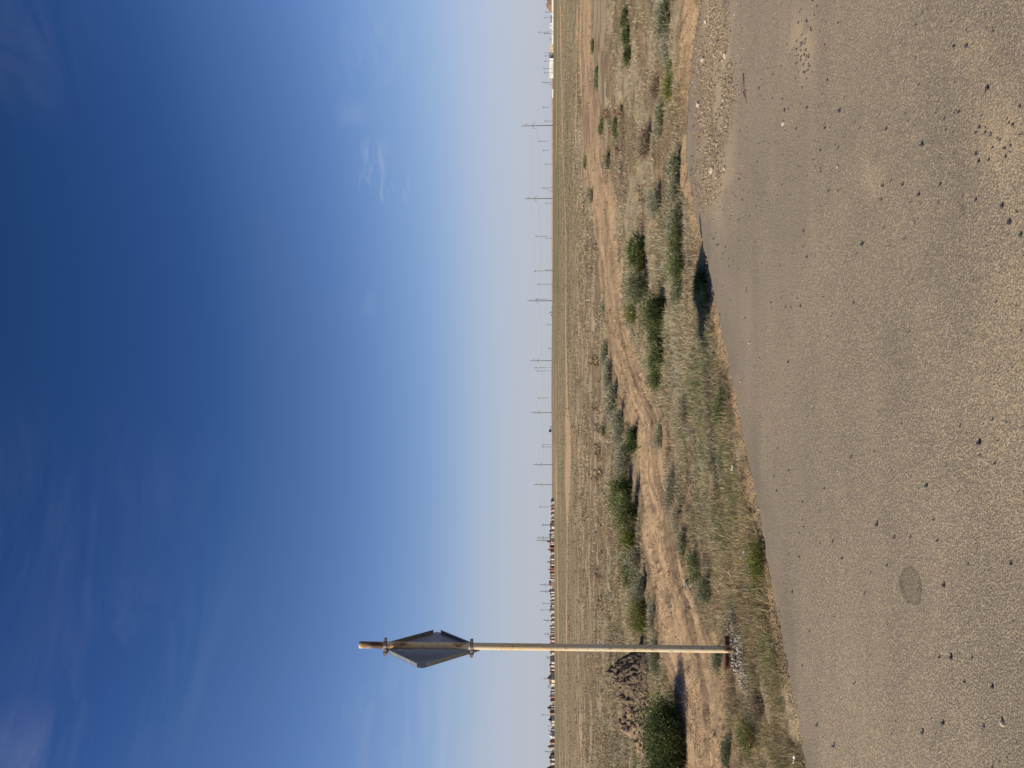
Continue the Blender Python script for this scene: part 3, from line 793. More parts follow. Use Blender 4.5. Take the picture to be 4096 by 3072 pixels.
tag(link('shade_clods', mesh_np('shade_clods', np.concatenate(VV), [np.concatenate(TT)], cols=np.concatenate(CC)), MR), 'dark lumps standing in for shade along washed out banks in the steppe', 'soil', kind='stuff')

# individual stones on the asphalt
mdark = simple('dark_stone', (.05, .05, .053), (.11, .11, .112), 60, .7, .3, 0, .4)
mlight = simple('pale_stone', (.48, .42, .34), (.34, .29, .23), 60, .85, .2, 0, .3)
rocks = []
for i in range(6):
    me = rock_mesh('pebble', 1.0, 100 + i, .8); me.materials.append(mdark); rocks.append(me)
def pebble(x, y, r, me, label, grp='loose dark stones on the asphalt', cat='stone', name='pebble'):
    d = ray(x, y); t = -CAMH / d.z
    o = bpy.data.objects.new(name, me); COL.objects.link(o)
    o.location = (d.x * t, d.y * t, r * .35); o.scale = (r, r, r * rng.uniform(.8, 1.2)); o.rotation_euler = (rng.uniform(-.3, .3), rng.uniform(-.3, .3), rng.uniform(0, 6.28))
    tag(o, label, cat, grp)
PB = [(3918, 1776, 16), (3840, 1706, 7), (3979, 1856, 8), (3702, 1945, 7), (3508, 2100, 11), (3775, 2342, 11), (3577, 2150, 7), (3641, 2150, 7),
      (3750, 2165, 8), (3707, 1947, 8), (4045, 2255, 9), (3805, 2632, 12), (3970, 2750, 11), (3888, 2632, 7), (3858, 2728, 8), (3773, 2895, 11),
      (3690, 2932, 10), (3935, 2908, 8), (3332, 2166, 7), (3268, 2902, 8), (3335, 2985, 9), (3215, 3057, 9), (3197, 2228, 6), (3170, 2368, 6),
      (3142, 440, 11), (3358, 443, 10), (3039, 354, 10), (3300, 513, 8), (3687, 580, 12), (3952, 354, 13), (3865, 187, 10), (3815, 187, 8),
      (3675, 780, 10), (3903, 802, 9), (4010, 825, 12), (4040, 890, 13), (3530, 743, 8), (3610, 740, 7), (3446, 978, 9), (3187, 515, 8),
      (4085, 940, 12), (3917, 512, 9), (3916, 648, 10), (3834, 450, 8), (3905, 618, 10), (3760, 742, 9), (3543, 518, 7), (4080, 425, 9),
      (3230, 430, 8), (3215, 260, 7), (3225, 200, 7), (3185, 255, 6), (3235, 230, 6), (3170, 200, 6), (3210, 350, 7), (3205, 170, 6)]
used_px = []
for (x, y, s_) in PB:
    d = ray(x, y); r = s_ / F * (-CAMH / d.z) * .8
    pebble(x, y, r, rocks[random.randrange(6)], 'small black angular stone lying on the asphalt'); used_px.append((x, y))
for (cx0, cy0, sx0, sy0, n0) in ((3215, 210, 22, 75, 34), (3985, 560, 40, 60, 12)):
    for i in range(n0): PB.append((cx0 + rng.normal() * sx0, cy0 + rng.normal() * sy0, rng.uniform(4, 8)))
for (x, y, s_) in PB[-46:]:
    d = ray(x, y); r = s_ / F * (-CAMH / d.z) * .8
    pebble(x, y, r, rocks[random.randrange(6)], 'small black angular stone lying on the asphalt')
cnt = 0
while cnt < 190:
    y = rng.uniform(0, 3072); x = rng.uniform(2840, 4090)
    if rng.uniform() > (1.0 if y < 1300 else .45) * (1.0 if x < 3300 else .55): continue
    d = ray(x, y); tt = -CAMH / d.z
    if road_sd(np.array([d.x * tt]), np.array([d.y * tt]))[0] < .1: continue
    r = rng.uniform(3, 6.5) / F * tt * .8
    pebble(x, y, r, rocks[random.randrange(6)], 'small black angular stone lying on the asphalt'); cnt += 1
rp = rock_mesh('pale_stone', 1.0, 300, .7); rp.materials.append(mlight)
for (x, y, s_, lab) in ((4012, 2895, 13, 'white elongated stone on the asphalt at the lower left of the view'), (3136, 494, 11, 'cream stone on the asphalt near the gravel patch'),
                        (2902, 222, 12, 'pale stone at the near edge of the gravel patch'), (2815, 240, 13, 'largest pale stone at the top edge of the gravel patch'),
                        (2825, 85, 11, 'pale stone at the far right end of the gravel patch'), (2795, 420, 12, 'grey white stone at the left edge of the gravel patch'),
                        (2850, 90 + 590, 16, 'flat pale slab at the left end of the gravel patch'), (2900, 672, 10, 'pale stone left of the flat slab'),
                        (2998, 1372, 6, 'tiny white chip on the asphalt in the middle'), (2965, 1525, 6, 'tiny white chip upright on the asphalt'),
                        (3350, 668, 6, 'tiny white chip on the asphalt left of the cream stone'), (2992, 2208, 10, 'white pebble on the verge left of the middle')):
    d = ray(x, y); r = s_ / F * (-CAMH / d.z)
    pebble(x, y, r, rp, lab, 'pale stones by the road')
# twig
bk = simple('twig_bark', (.12, .10, .08), (.2, .17, .14), 60)
def pt(x, y, z=0.0):
    d = ray(x, y); t = (z - CAMH) / d.z
    return Vector((d.x * t, d.y * t, z))
mb = MB()
a0, a1, a2 = pt(2973, 295, .01), pt(2974, 365, .014), pt(2986, 415, .008)
for p_, q_, r0, r1 in ((a0, a1, .0035, .005), (a1, a2, .005, .003), (a1, pt(2980, 372, .02), .003, .0015)):
    mb.tube(p_ - a0, q_ - a0, r0, r1, 7)
tw = mb.build('twig', bk, smooth=True); tw.location = a0
tag(tw, 'thin crooked dark twig lying on the asphalt near the gravel', 'twig')
mb = MB(); a0 = pt(2984, 1148, .008); a1 = pt(2984, 1173, .008); mb.tube((0, 0, 0), a1 - a0, .003, .0025, 6)
tw = mb.build('twig', bk); tw.location = a0; tag(tw, 'short straight dark twig lying on the asphalt', 'twig')

msc = simple('litter_white', (.75, .74, .7), (.6, .58, .55), 60, .7); mpb = simple('faded_plastic', (.10, .15, .16), (.16, .2, .2), 40, .5)
for k_, (x, y, w_, h_, lab) in enumerate(((2943, 1872, .022, .009, 'crumpled white scrap on the verge near the middle of the road edge'), (2990, 2212, .018, .014, 'pale scrap of litter lying on the verge left of the middle'),
                             (3195, 3040, .03, .012, 'white crumpled scrap at the asphalt edge in the lower corner'), (2408, 2650, .03, .02, 'white speck of litter in the field just left of the post'))):
    d = ground_pt(x, y) if x < 2500 else pt(x, y, .01)
    V = []; Fq = []
    for i_ in range(6):
        for j_ in range(4): V.append(((i_ / 5 - .5) * w_ * 2, (j_ / 3 - .5) * h_ * 2, .004 + .016 * random.random()))
    for i_ in range(5):
        for j_ in range(3): Fq.append((i_ * 4 + j_, i_ * 4 + 4 + j_, i_ * 4 + 5 + j_, i_ * 4 + 1 + j_))
    me = bpy.data.meshes.new('paper_scrap'); me.from_pydata(V, [], Fq); me.update()
    o = link('paper_scrap', me, msc); o.location = (d.x, d.y, d.z + (.02 if x > 2500 else .05)); o.rotation_euler = (.3, 0, k_ * 1.3)
    tag(o, lab, 'litter')
a0, a1 = ground_pt(2758, 2318), ground_pt(2762, 2352)
mb = MB(); mb.tube((0, 0, .03), a1 - a0 + Vector((0, 0, .03)), .018, n=10)
o = mb.build('pipe_piece', mpb, smooth=True); o.location = a0
tag(o, 'faded blue green pipe piece lying at the near edge of the dirt track', 'pipe')

# ------------------------------------------------------------------ rubble at the post foot, rusty strip, earth mound
xx = rng.uniform(2895, 3000, 2800); yy = rng.uniform(2430, 2780, 2800)
cx = np.interp(yy, [2430, 2550, 2640, 2780], [2945, 2940, 2945, 2985]); hw = np.interp(yy, [2430, 2480, 2560, 2640, 2720, 2780], [8, 30, 26, 20, 14, 3])
k = np.abs(xx - cx + rng.normal(0, 6, len(xx))) < hw; xx, yy = xx[k], yy[k]
r_ = (1536 - yy) / F; uu = (2048 - xx) / F; t = CAMH / -(sp + cp * uu); X, Y = r_ * t, (cp - sp * uu) * t; n = len(X)
bz = terrain(X, Y) + np.clip(14 / Y, 0, 1) * ((fbm(X, Y, 6, 4, 31) - .5) * .05 + (fbm(X, Y, 1.1, 3, 32) - .5) * .12) + rng.uniform(.0, .035, n)
c0 = np.where((yy < 2540)[:, None] & (xx > 2945)[:, None], np.array([[.075, .07, .075]]), np.array([[.37, .34, .31]])) * rng.uniform(.6, 1.25, (n, 1))  # near right chips coloured dark as painted shade in the pile
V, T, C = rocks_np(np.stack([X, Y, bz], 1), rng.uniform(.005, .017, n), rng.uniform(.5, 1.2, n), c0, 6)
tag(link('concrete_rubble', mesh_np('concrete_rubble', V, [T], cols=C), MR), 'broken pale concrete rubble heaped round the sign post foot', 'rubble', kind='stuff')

mrust = simple('rusty_metal', (.10, .045, .03), (.20, .10, .06), 25, .8, .3, .3, .4)
a0 = ground_pt(2922, 2548); a1 = ground_pt(2924, 2678)
v_ = (a1 - a0); L_ = v_.length
mb = MB(); mb.box(0, -.004, 0, L_, .004, .05); mb.box(0, .0045, .042, L_, .04, .05)
st = mb.build('metal_strip', mrust); st.location = (a0.x, a0.y + .02, a0.z + .005); st.rotation_euler = (0, 0, math.atan2(v_.y, v_.x))
tag(st, 'dark rusty metal angle lying across behind the sign post foot', 'metal strip')

import bmesh
def mound(name, c, rx_, ry_, h, mat, seed, res=130):
    X, Y = np.meshgrid(np.linspace(-1, 1, res), np.linspace(-1, 1, res), indexing='ij')
    d = np.sqrt(X ** 2 + Y ** 2)
    k = 1 - sst(d, .15, .98)
    nz = fbm(X + seed, Y, 2.2, 5, seed)
    Z = h * k * (.35 + 1.3 * nz) - .06 * sst(d, .8, 1)
    Z += k * ((fbm(X + seed, Y, 7, 3, seed + 4) - .5) * h * .55 + (fbm(X + seed, Y, 22, 3, seed + 5) - .5) * h * .55)
    V = np.stack([X * rx_, Y * ry_, Z], -1).reshape(-1, 3)
    idx = np.arange(res * res).reshape(res, res)
    q = np.stack([idx[:-1, :-1], idx[1:, :-1], idx[1:, 1:], idx[:-1, 1:]], -1).reshape(-1, 4)
    me = mesh_np(name, V, [q], smooth=False)
    o = link(name, me, mat); o.location = c
    return o
mmd = simple('dark_earth', (.075, .058, .045), (.22, .17, .115), 16, .95, .1, 0, .5)
mms = simple('sandy_earth', (.34, .245, .16), (.13, .105, .085), 9, .95, .1, 0, .5)
c = ground_pt(2590, 2760); o = mound('earth_mound', (c.x, c.y + .45, c.z), .78, .6, .40, mmd, 7)
tag(o, 'rough heap of dark earth left of the sign post, beyond the track', 'earth mound')
c = ground_pt(2590, 2900); o = mound('earth_mound', (c.x, c.y + .45, c.z), 1.0, .6, .30, mms, 8)
tag(o, 'lower sandy heap with dark clods behind the big dark bush', 'earth mound')
P_ = []
for (y_, rx_, hh_) in ((2760, .72, .40), (2900, .95, .30)):
    c0 = ground_pt(2590, y_); n = 900
    a_ = rng.uniform(0, 6.28, n); q_ = rng.uniform(0, 1, n) ** .6 * 1.1
    z_ = hh_ * (1 - sst(q_, .15, .98)) * rng.uniform(.45, 1.15, n)
    P_.append(np.stack([c0.x + np.cos(a_) * q_ * rx_, c0.y + .45 + np.sin(a_) * q_ * .62, c0.z + z_], 1))
P_ = np.concatenate(P_); n = len(P_)
cc_ = np.array([(.07, .055, .045), (.16, .115, .08), (.30, .215, .135), (.05, .042, .038)])[rng.integers(0, 4, n)] * rng.uniform(.8, 1.2, (n, 1))
V, T, C = rocks_np(P_, .008 + .010 * rng.exponential(1, n).clip(0, 4), rng.uniform(.6, 1.2, n), cc_, 9)
tag(link('mound_crumbs', mesh_np('mound_crumbs', V, [T], cols=C), MR), 'loose dark and tan crumbs of earth covering the heaps left of the sign post', 'soil', kind='stuff')
clm = [rock_mesh('clod', 1.0, 400 + i, .8) for i in range(3)]
for me in clm: me.materials.append(simple('clod_earth', (.06, .05, .045), (.13, .10, .08), 20))
for (x, y, s_) in ((2500, 2872, 12), (2495, 2820, 10), (2560, 2845, 16), (2510, 2915, 12), (2480, 2882, 9), (2558, 2940, 11), (2535, 2900, 9)):
    c = ground_pt(x, y); c0 = ground_pt(2590, 2900)
    Yc = c0.y + .2; d = ray(x, y); t = Yc / d.y; r = s_ / F * t * .9
    o = bpy.data.objects.new('clod', clm[random.randrange(3)]); COL.objects.link(o)
    o.location = (d.x * t, Yc, max(CAMH + d.z * t, .03)); o.scale = (r * 1.2, r, r); o.rotation_euler = (0, 0, rng.uniform(0, 6))
    tag(o, 'dark earth clod lying on the sandy heap', 'clod', 'dark clods on the sandy heap')

# ------------------------------------------------------------------ road sign
mp, nb, bs = newmat('peeling_paint', .55, .35)
tcn = nb.n('ShaderNodeTexCoord').outputs['Object']
sz = nb.n('ShaderNodeSeparateXYZ'); nb.l(tcn, sz.inputs[0])
nA = nb.noise(nb.vscale(tcn, (14, 14, 5)), 1.0, 6, .65); nB = nb.noise(nb.vscale(tcn, (60, 60, 25)), 1.0, 4, .6); nC = nb.noise(nb.vscale(tcn, (5, 5, 1.2)), 1.0, 4, .6)
c = nb.mix(nb.ramp(nC, .35, .65), (.66, .60, .46), (.64, .47, .22))
c = nb.mix(nb.math('MULTIPLY', nb.ramp(nB, .58, .66), .7), c, (.25, .15, .06))
hi = nb.ramp(sz.outputs[2], 2.15, 3.2)
lo = nb.ramp(sz.outputs[2], .22, .0)
thr = nb.math('ADD', nA, nb.math('ADD', nb.math('MULTIPLY', hi, .17), nb.math('MULTIPLY', lo, .2)))
c = nb.mix(nb.ramp(thr, .60, .66), c, (.30, .17, .075))
c = nb.mix(nb.ramp(thr, .68, .73), c, (.09, .045, .03))
nb.l(c, bs.inputs['Base Color'])
bp = nb.n('ShaderNodeBump'); bp.inputs['Strength'].default_value = .4; bp.inputs['Distance'].default_value = .003
nb.l(nb.math('ADD', thr, nB), bp.inputs['Height']); nb.l(bp.outputs[0], bs.inputs['Normal'])
mgal = simple('galvanised_back', (.20, .215, .24), (.15, .165, .19), 14, .5, .4, .35, .15)
mgl2 = simple('galvanised_flange', (.34, .36, .38), (.25, .27, .29), 20, .45, .5, .4, .1)
mclamp = simple('steel_clamp', (.20, .19, .18), (.30, .27, .24), 40, .45, .5, .5, .2)
mface = simple('sign_face_white', (.75, .75, .73), (.7, .7, .68), 6, .4)
myel = simple('sign_face_yellow', (.75, .52, .05), (.7, .48, .05), 6, .4)
mtape = simple('tape', (.42, .42, .42), (.30, .30, .31), 40, .5)
PXY = (-2.338, 6.70)
sgn = empty('road_sign', (PXY[0], PXY[1], 0))
tag(sgn, 'diamond shaped road sign seen from behind on a rusty cream pipe post', 'road sign')
topz = 1.6 + (2207 - 1433) / F * 6.70 * 1.004
topx = -.02        # slight lean, follows the photo
mb = MB()
N = 28; R0 = .0302
segs = [0 + topz * k / 24 for k in range(25)]
vs = []; fs = []
for zz in [-.3] + segs:
    for k in range(N):
        a = 2 * math.pi * k / N; vs.append((topx * zz / topz + R0 * math.cos(a), R0 * math.sin(a), zz))
rows = len(segs) + 1
for j in range(rows - 1):
    for k in range(N): fs.append((j * N + k, j * N + (k + 1) % N, (j + 1) * N + (k + 1) % N, (j + 1) * N + k))
o2 = len(vs)
for zz in (topz, topz - .3):
    for k in range(N):
        a = 2 * math.pi * k / N; vs.append((topx + (R0 - .0035) * math.cos(a), (R0 - .0035) * math.sin(a), zz))
t0 = (rows - 1) * N
for k in range(N):
    k2 = (k + 1) % N
    fs.append((t0 + k, t0 + k2, o2 + k2, o2 + k)); fs.append((o2 + k, o2 + k2, o2 + N + k2, o2 + N + k))
mb.add(vs, fs); mb.build('post', mp, sgn, smooth=True)
# panel: diamond in the YZ plane, back towards +X
zc = 1.6 + (2207 - 1716) / F * 6.81
hd = .483; rc = .05
pnl = empty('tmp', (0, 0, 0)); bpy.data.objects.remove(pnl)
pts = []
cr = rc * math.sqrt(2)
for q_ in range(4):
    base_a = math.pi / 2 * q_
    cc = (hd - cr + (cr - rc) * 0) ; cxp, cyp = (hd + (cr - rc) * 0 - cr) * math.cos(base_a), (hd - cr) * math.sin(base_a)
    for k in range(9):
        a = base_a - math.pi / 4 + math.pi / 2 * k / 8
        pts.append((cxp + rc * math.cos(a), cyp + rc * math.sin(a)))
offx = -.085; offy = .11
mb = MB(); n_ = len(pts)
vs = [(offx + .0015, offy + p[0], zc + p[1]) for p in pts] + [(offx - .0015, offy + p[0], zc + p[1]) for p in pts]
fs = [tuple(range(n_)), tuple(range(2 * n_ - 1, n_ - 1, -1))] + [(k, n_ + k, n_ + (k + 1) % n_, (k + 1) % n_) for k in range(n_)]
mb.add(vs, fs); panel = mb.build('sign_panel', mgal, sgn)
# front sheet white border and yellow middle (faces away from the camera)
for nm, mt, sc_, ox in (('face_border', mface, .985, -.0025), ('face_field', myel, .72, -.0035)):
    mb = MB(); vs = [(offx + ox, offy + p[0] * sc_, zc + p[1] * sc_) for p in pts]; vs += [(v[0] - .0006, v[1], v[2]) for v in vs]
    mb.add(vs, fs); mb.build(nm, mt, panel)
# folded flanges along the four sides
for q_ in range(4):
    a_ = math.pi / 2 * q_; b_ = a_ + math.pi / 2
    A_ = Vector((math.cos(a_), math.sin(a_))) ; B_ = Vector((math.cos(b_), math.sin(b_)))
    nrm = (A_ + B_).normalized(); dd = (B_ - A_).normalized()
    mid = nrm * ((hd - cr) / math.sqrt(2) + rc - .0005); half = (hd - cr) / math.sqrt(2) * .985
    mb = MB()
    p0 = mid - dd * half; p1 = mid + dd * half; ih = nrm * .0025; lip = nrm * .012
    def Pq(p, x): return (offx + x, offy + p.x, zc + p.y)
    mb.add([Pq(p0, .002), Pq(p1, .002), Pq(p1, .030), Pq(p0, .030), Pq(p0 - ih, .002), Pq(p1 - ih, .002), Pq(p1 - ih, .030), Pq(p0 - ih, .030)],
           [(0, 1, 2, 3), (7, 6, 5, 4), (0, 4, 5, 1), (1, 5, 6, 2), (2, 6, 7, 3), (3, 7, 4, 0)])
    mb.add([Pq(p0 - ih, .0276), Pq(p1 - ih, .0276), Pq(p1 - lip, .0276), Pq(p0 - lip, .0276), Pq(p0 - ih, .030), Pq(p1 - ih, .030), Pq(p1 - lip, .030), Pq(p0 - lip, .030)],
           [(3, 2, 1, 0), (4, 5, 6, 7), (0, 1, 5, 4), (1, 2, 6, 5), (2, 3, 7, 6), (3, 0, 4, 7)])
    mb.build('flange', mgl2, panel)
mb = MB(); mb.add([(offx + .003, offy - .03, zc + .29), (offx + .003, offy - .075, zc + .27), (offx + .003, offy - .05, zc + .245), (offx + .003, offy - .0, zc + .26),
                   (offx + .0022, offy - .03, zc + .29), (offx + .0022, offy - .075, zc + .27), (offx + .0022, offy - .05, zc + .245), (offx + .0022, offy - .0, zc + .26)],
                  [(0, 1, 2, 3), (7, 6, 5, 4), (0, 4, 5, 1), (1, 5, 6, 2), (2, 6, 7, 3), (3, 7, 4, 0)])
mb.build('tape_scrap', mtape, panel)
for vx in (1540, 1888):
    zz = 1.6 + (2207 - vx) / F * 6.74
    sx = topx * zz / topz
    mb = MB()
    # strap round the post
    vs = []; fs = []
    for h_ in (-.014, .014):
        for rr_ in (R0 + .001, R0 + .004):
            for k in range(25):
                a = math.radians(20) + math.radians(320) * k / 24 - math.radians(160) + math.pi - math.radians(20) + math.pi
                vs.append((sx + rr_ * math.cos(a), rr_ * math.sin(a), zz + h_))
    for k in range(24):
        fs += [(k, k + 1, 25 + k + 1, 25 + k), (50 + k, 75 + k, 75 + k + 1, 50 + k + 1), (25 + k, 25 + k + 1, 75 + k + 1, 75 + k), (k, 50 + k, 50 + k + 1, k + 1)]
    mb.add(vs, fs)
    mb.box(sx - R0 - .062, -.03, zz - .014, sx - R0 + .004, -.026, zz + .014)
    mb.box(sx - R0 - .062, .026, zz - .014, sx - R0 + .004, .03, zz + .014)
    mb.box(sx + R0 + .0, -.010, zz - .013, sx + R0 + .034, -.005, zz + .013)
    mb.box(sx + R0 + .0, .005, zz - .013, sx + R0 + .034, .010, zz + .013)
    mb.box(offx + .002, -.035, zz - .018, offx + .006, offy + .03, zz + .018)
    cl_ = mb.build('clamp', mclamp, sgn)
    mb = MB(); mb.tube((sx + R0 + .022, -.016, zz), (sx + R0 + .022, .016, zz), .005, n=8)
    mb.tube((sx + R0 + .022, -.018, zz), (sx + R0 + .022, -.0105, zz), .009, n=6)
    mb.tube((sx - R0 - .03, -.034, zz), (sx - R0 - .03, .034, zz), .005, n=8)
    mb.build('bolt', mclamp, cl_)

# ------------------------------------------------------------------ far things: poles
mconc = simple('pole_concrete', (.17, .16, .15), (.12, .115, .11), 3, .9)
mwood = simple('pole_wood', (.15, .125, .11), (.22, .19, .165), 3, .9)
mpale = simple('pole_pale_footing', (.55, .52, .46), (.42, .40, .36), 3, .9)
mdk = simple('pole_fittings', (.06, .06, .07), None, 3, .7)
tall = []
def far_point(y, Y):
    X = (1536 - y) / F * Y * 1.0
    return X, Y
def zat(vx, Y):
    u = (2048 - vx) / F
    # solve forward/height for picture column vx at ground distance Y
    return CAMH + Y * (sp + cp * u) / (cp - sp * u)
def xat(y, vx, Y):
    u = (2048 - vx) / F
    return (1536 - y) / F * Y / (cp - sp * u)
def tall_pole(y, vtop, H=14.0, label=''):
    Y = H * F / (2209 - vtop)
    for _ in range(4):
        X = xat(y, 2209, Y); zb = float(terrain(X, Y)); Y *= H / max(1, (zat(vtop, Y) - zb)) if False else 1
    X = xat(y, 2209, Y); zb = float(terrain(X, Y)); H = zat(vtop, Y) - zb
    root = empty('utility_pole', (X, Y, zb)); tag(root, label, 'utility pole', 'tall concrete power poles with bracket arms')
    k = max(1.0, Y / 500)
    mb = MB(); mb.tube((0, 0, -.5), (0, 0, H), .24 * k, .15 * k, 8); mb.build('pole', mconc, root)
    for (zz, a, c_) in ((H * .875, 0, .85), (H * .64, -1.15, 1.15)):
        mb = MB()
        mb.tube((a * k, 0, zz), (c_ * k, 0, zz + .02), .07 * k, n=6)
        for e_ in ([c_] if a == 0 else [a, c_]):
            mb.tube((e_ * k, 0, zz + .05), (e_ * k, 0, zz - 1.25), .055 * k, n=6)
        if a != 0: mb.tube((0, 0, zz + .9), (c_ * .6 * k, 0, zz), .045 * k, n=5)
        mb.build('bracket_arm', mdk, root)
    tall.append((X, Y, zb, H, k))
NEARL = ['nearest to the right edge, above the grass horizon', 'second from the right, with a slanted strut beside it', 'third from the right beside a shorter pole',
         'fourth from the right, alone against the sky', 'over the low crest in the middle', 'just left of the black trailer on the horizon', 'left of the middle beside empty steppe']
TP = [(502, 2086), (794, 2099), (1203, 2109), (1443, 2120), (1651, 2123.6), (1859, 2134), (1939, 2135), (2152, 2146.5), (2162, 2145), (2340, 2159), (2366, 2160), (2482, 2173), (2537, 2177)]
for i, (y, vt) in enumerate(TP):
    lab = 'tall power pole with bracket arms, ' + (NEARL[i] if i < 7 else ['right one of the close pair over the houses', 'left one of the close pair over the houses', 'right one of the far pair over the houses', 'left one of the far pair over the houses', 'small, far off over the row of houses', 'smallest, next to the sign post'][i - 7])
    tall_pole(y, vt, 14.0, lab)
for i in range(len(tall) - 1):
    (x0, y0, z0, h0, k0), (x1, y1, z1, h1, k1) = tall[i], tall[i + 1]
    for off, hh in ((1.15, .64 * 1.0), (-1.15, .64), (.85, .875)):
        mb = MB(); prev = None; org = Vector((x0, y0, z0))
        for s_ in range(13):
            t = s_ / 12
            p_ = Vector((x0 + (x1 - x0) * t + off, y0 + (y1 - y0) * t, (z0 + h0 * hh - 1.25) * (1 - t) + (z1 + h1 * hh - 1.25) * t - 1.6 * 4 * t * (1 - t))) - org
            if prev is not None: mb.tube(prev, p_, .013, n=4, caps=False)
            prev = p_
        w_ = mb.build('power_line', mdk); w_.location = org
        tag(w_, 'thin power line wire sagging between the tall poles', 'wire', 'wires between the tall power poles')
def wood_pole(y, vtop, label, H=9.0, strut=0, pale=False, far=False):
    base_v = 2211
    Y = H * F / (base_v - vtop)
    X = xat(y, 2209, Y); zb = float(terrain(X, Y)); Ht = zat(vtop, Y) - zb
    root = empty('utility_pole', (X, Y, zb)); tag(root, label, 'utility pole', 'low power poles across the steppe')
    k = max(1.0, Y / 420)
    mb = MB(); mb.tube((0, 0, Ht * .35 if pale else -.4), (0, 0, Ht), .13 * k, .10 * k, 7); mb.build('pole', mwood, root)
    if pale:
        mb = MB(); mb.tube((.02, 0, -.4), (.0, 0, Ht * .35), .15 * k, .13 * k, 7); mb.build('footing', mpale, root)
    mb = MB(); mb.tube((-.55 * k, 0, Ht * .88), (.55 * k, 0, Ht * .88), .06 * k, n=5)
    for e_ in (-.5, 0, .5): mb.tube((e_ * k, 0, Ht * .88), (e_ * k, 0, Ht * .88 + .35 * k), .05 * k, n=5)
    mb.build('crossarm', mdk, root)
    if strut:
        mb = MB(); mb.tube((strut, 0, -.3), (0, 0, Ht * .8), .11 * k, .09 * k, 6); mb.build('strut', mwood, root)
WP = [(48, 2181, 'dark low pole over the white walls near the right edge', 0, 0), (70, 2175.5, 'low pole behind the white walls, second from the right edge', 0, 0),
      (128, 2150, 'tallest pale pole among the white buildings', 1, 0), (134, 2174, 'pole with a slanted strut next to the tallest pale pole', 0, 2.2),
      (223, 2178, 'low pole behind the dark striped building', 0, 0), (244, 2177, 'low pole behind the right end of the long white building', 0, 0),
      (274, 2172, 'low pole behind the middle of the long white building', 0, 0), (291, 2175, 'low pole behind the left part of the long white building', 0, 0),
      (329, 2167, 'leaning strutted pole just left of the long white building', 0, -2.5), (429, 2168, 'pale footed low pole left of the long white building', 1, 0),
      (484, 2178, 'faint far pole right of the nearest tall pole', 0, 0), (564.5, 2152, 'pale footed pole left of the nearest tall pole', 1, 0),
      (601, 2169, 'shorter pale footed pole, second left of the nearest tall pole', 1, 0), (657, 2179, 'thin faint pole alone on the right horizon', 0, 0),
      (751, 2166, 'strutted low pole right of the second tall pole', 0, -3.5), (813, 2180, 'faint short pole left of the second tall pole', 0, 0),
      (945, 2139, 'tall plain wooden pole between the second and third tall poles', 1, 0), (953, 2181, 'faint short pole just left of the tall plain wooden pole', 0, 0),
      (1083.5, 2133, 'brown plain pole standing right of the middle', 0, 0), (1080, 2181, 'faint short pole in front of the brown plain pole', 0, 0),
      (1137, 2146.5, 'plain pole between the brown pole and the third tall pole', 0, 0), (1197, 2140, 'pole standing close on the right of the third tall pole', 1, 0),
      (1298, 2187, 'very faint short pole left of the white van', 0, 0), (1394, 2192, 'tiny faint pole on the crest right of the fourth tall pole', 0, 0),
      (1471, 2136, 'plain pole left of the fourth tall pole, the taller of two', 1, 0), (1484, 2145, 'plain pole left of the fourth tall pole, the shorter of two', 1, 0),
      (1592.5, 2150, 'lone plain pole in the middle of the crest', 1, 0), (1779, 2167, 'right one of the two slim poles left of the black trailer', 1, 0),
      (1788, 2164.6, 'left one of the two slim poles left of the black trailer', 0, 0), (2028, 2155, 'plain pole in front of the right end of the houses', 1, 0),
      (2098, 2169, 'right one of a slim pair in front of the orange houses', 0, 0), (2102, 2165, 'left one of a slim pair in front of the orange houses', 0, 0),
      (2414.5, 2169, 'slim pole in front of the houses right of the sign post', 1, 0), (2440, 2162, 'taller slim pole in front of a white house right of the sign post', 1, 0),
      (2628, 2185, 'right one of two little poles left of the sign post', 0, 0), (2634, 2185, 'left one of two little poles left of the sign post', 0, 0),
      (2715, 2173, 'pole standing before the big pyramid roof', 0, 0), (2743, 2190, 'tiny pole left of the big pyramid roof', 0, 0), (2750, 2191, 'second tiny pole left of the big pyramid roof', 0, 0),
      (2838, 2192, 'tiny pole over the houses on the left', 0, 0), (2860, 2164.6, 'taller pale footed pole before the houses on the left', 1, 0),
      (2904, 2193, 'tiny pole right of the white peaked roof', 0, 0), (2922, 2193, 'tiny pole next to the white peaked roof', 0, 0),
      (3006, 2178, 'strutted pole before the houses near the left edge', 0, -6)]
for (y, vt, lab, pale, strut) in WP: wood_pole(y, vt, lab, 9.0 if vt < 2184 else 11.0, strut, bool(pale))

# lamp pole by the yellow building
Y = 900; X = xat(210, 2209, Y); zb = float(terrain(X, Y)); H = zat(2177, Y) - zb
root = empty('street_lamp', (X, Y, zb)); tag(root, 'street lamp with a bright head beside the yellow building', 'street lamp')
mb = MB(); mb.tube((0, 0, 0), (0, 0, H), .22, .15, 7); mb.build('pole', mconc, root)
mb = MB(); mb.box(-1.3, -.3, H - .1, .3, .3, H + .25); mb.build('lamp_head', simple('lamp_white', (.8, .8, .8)), root)

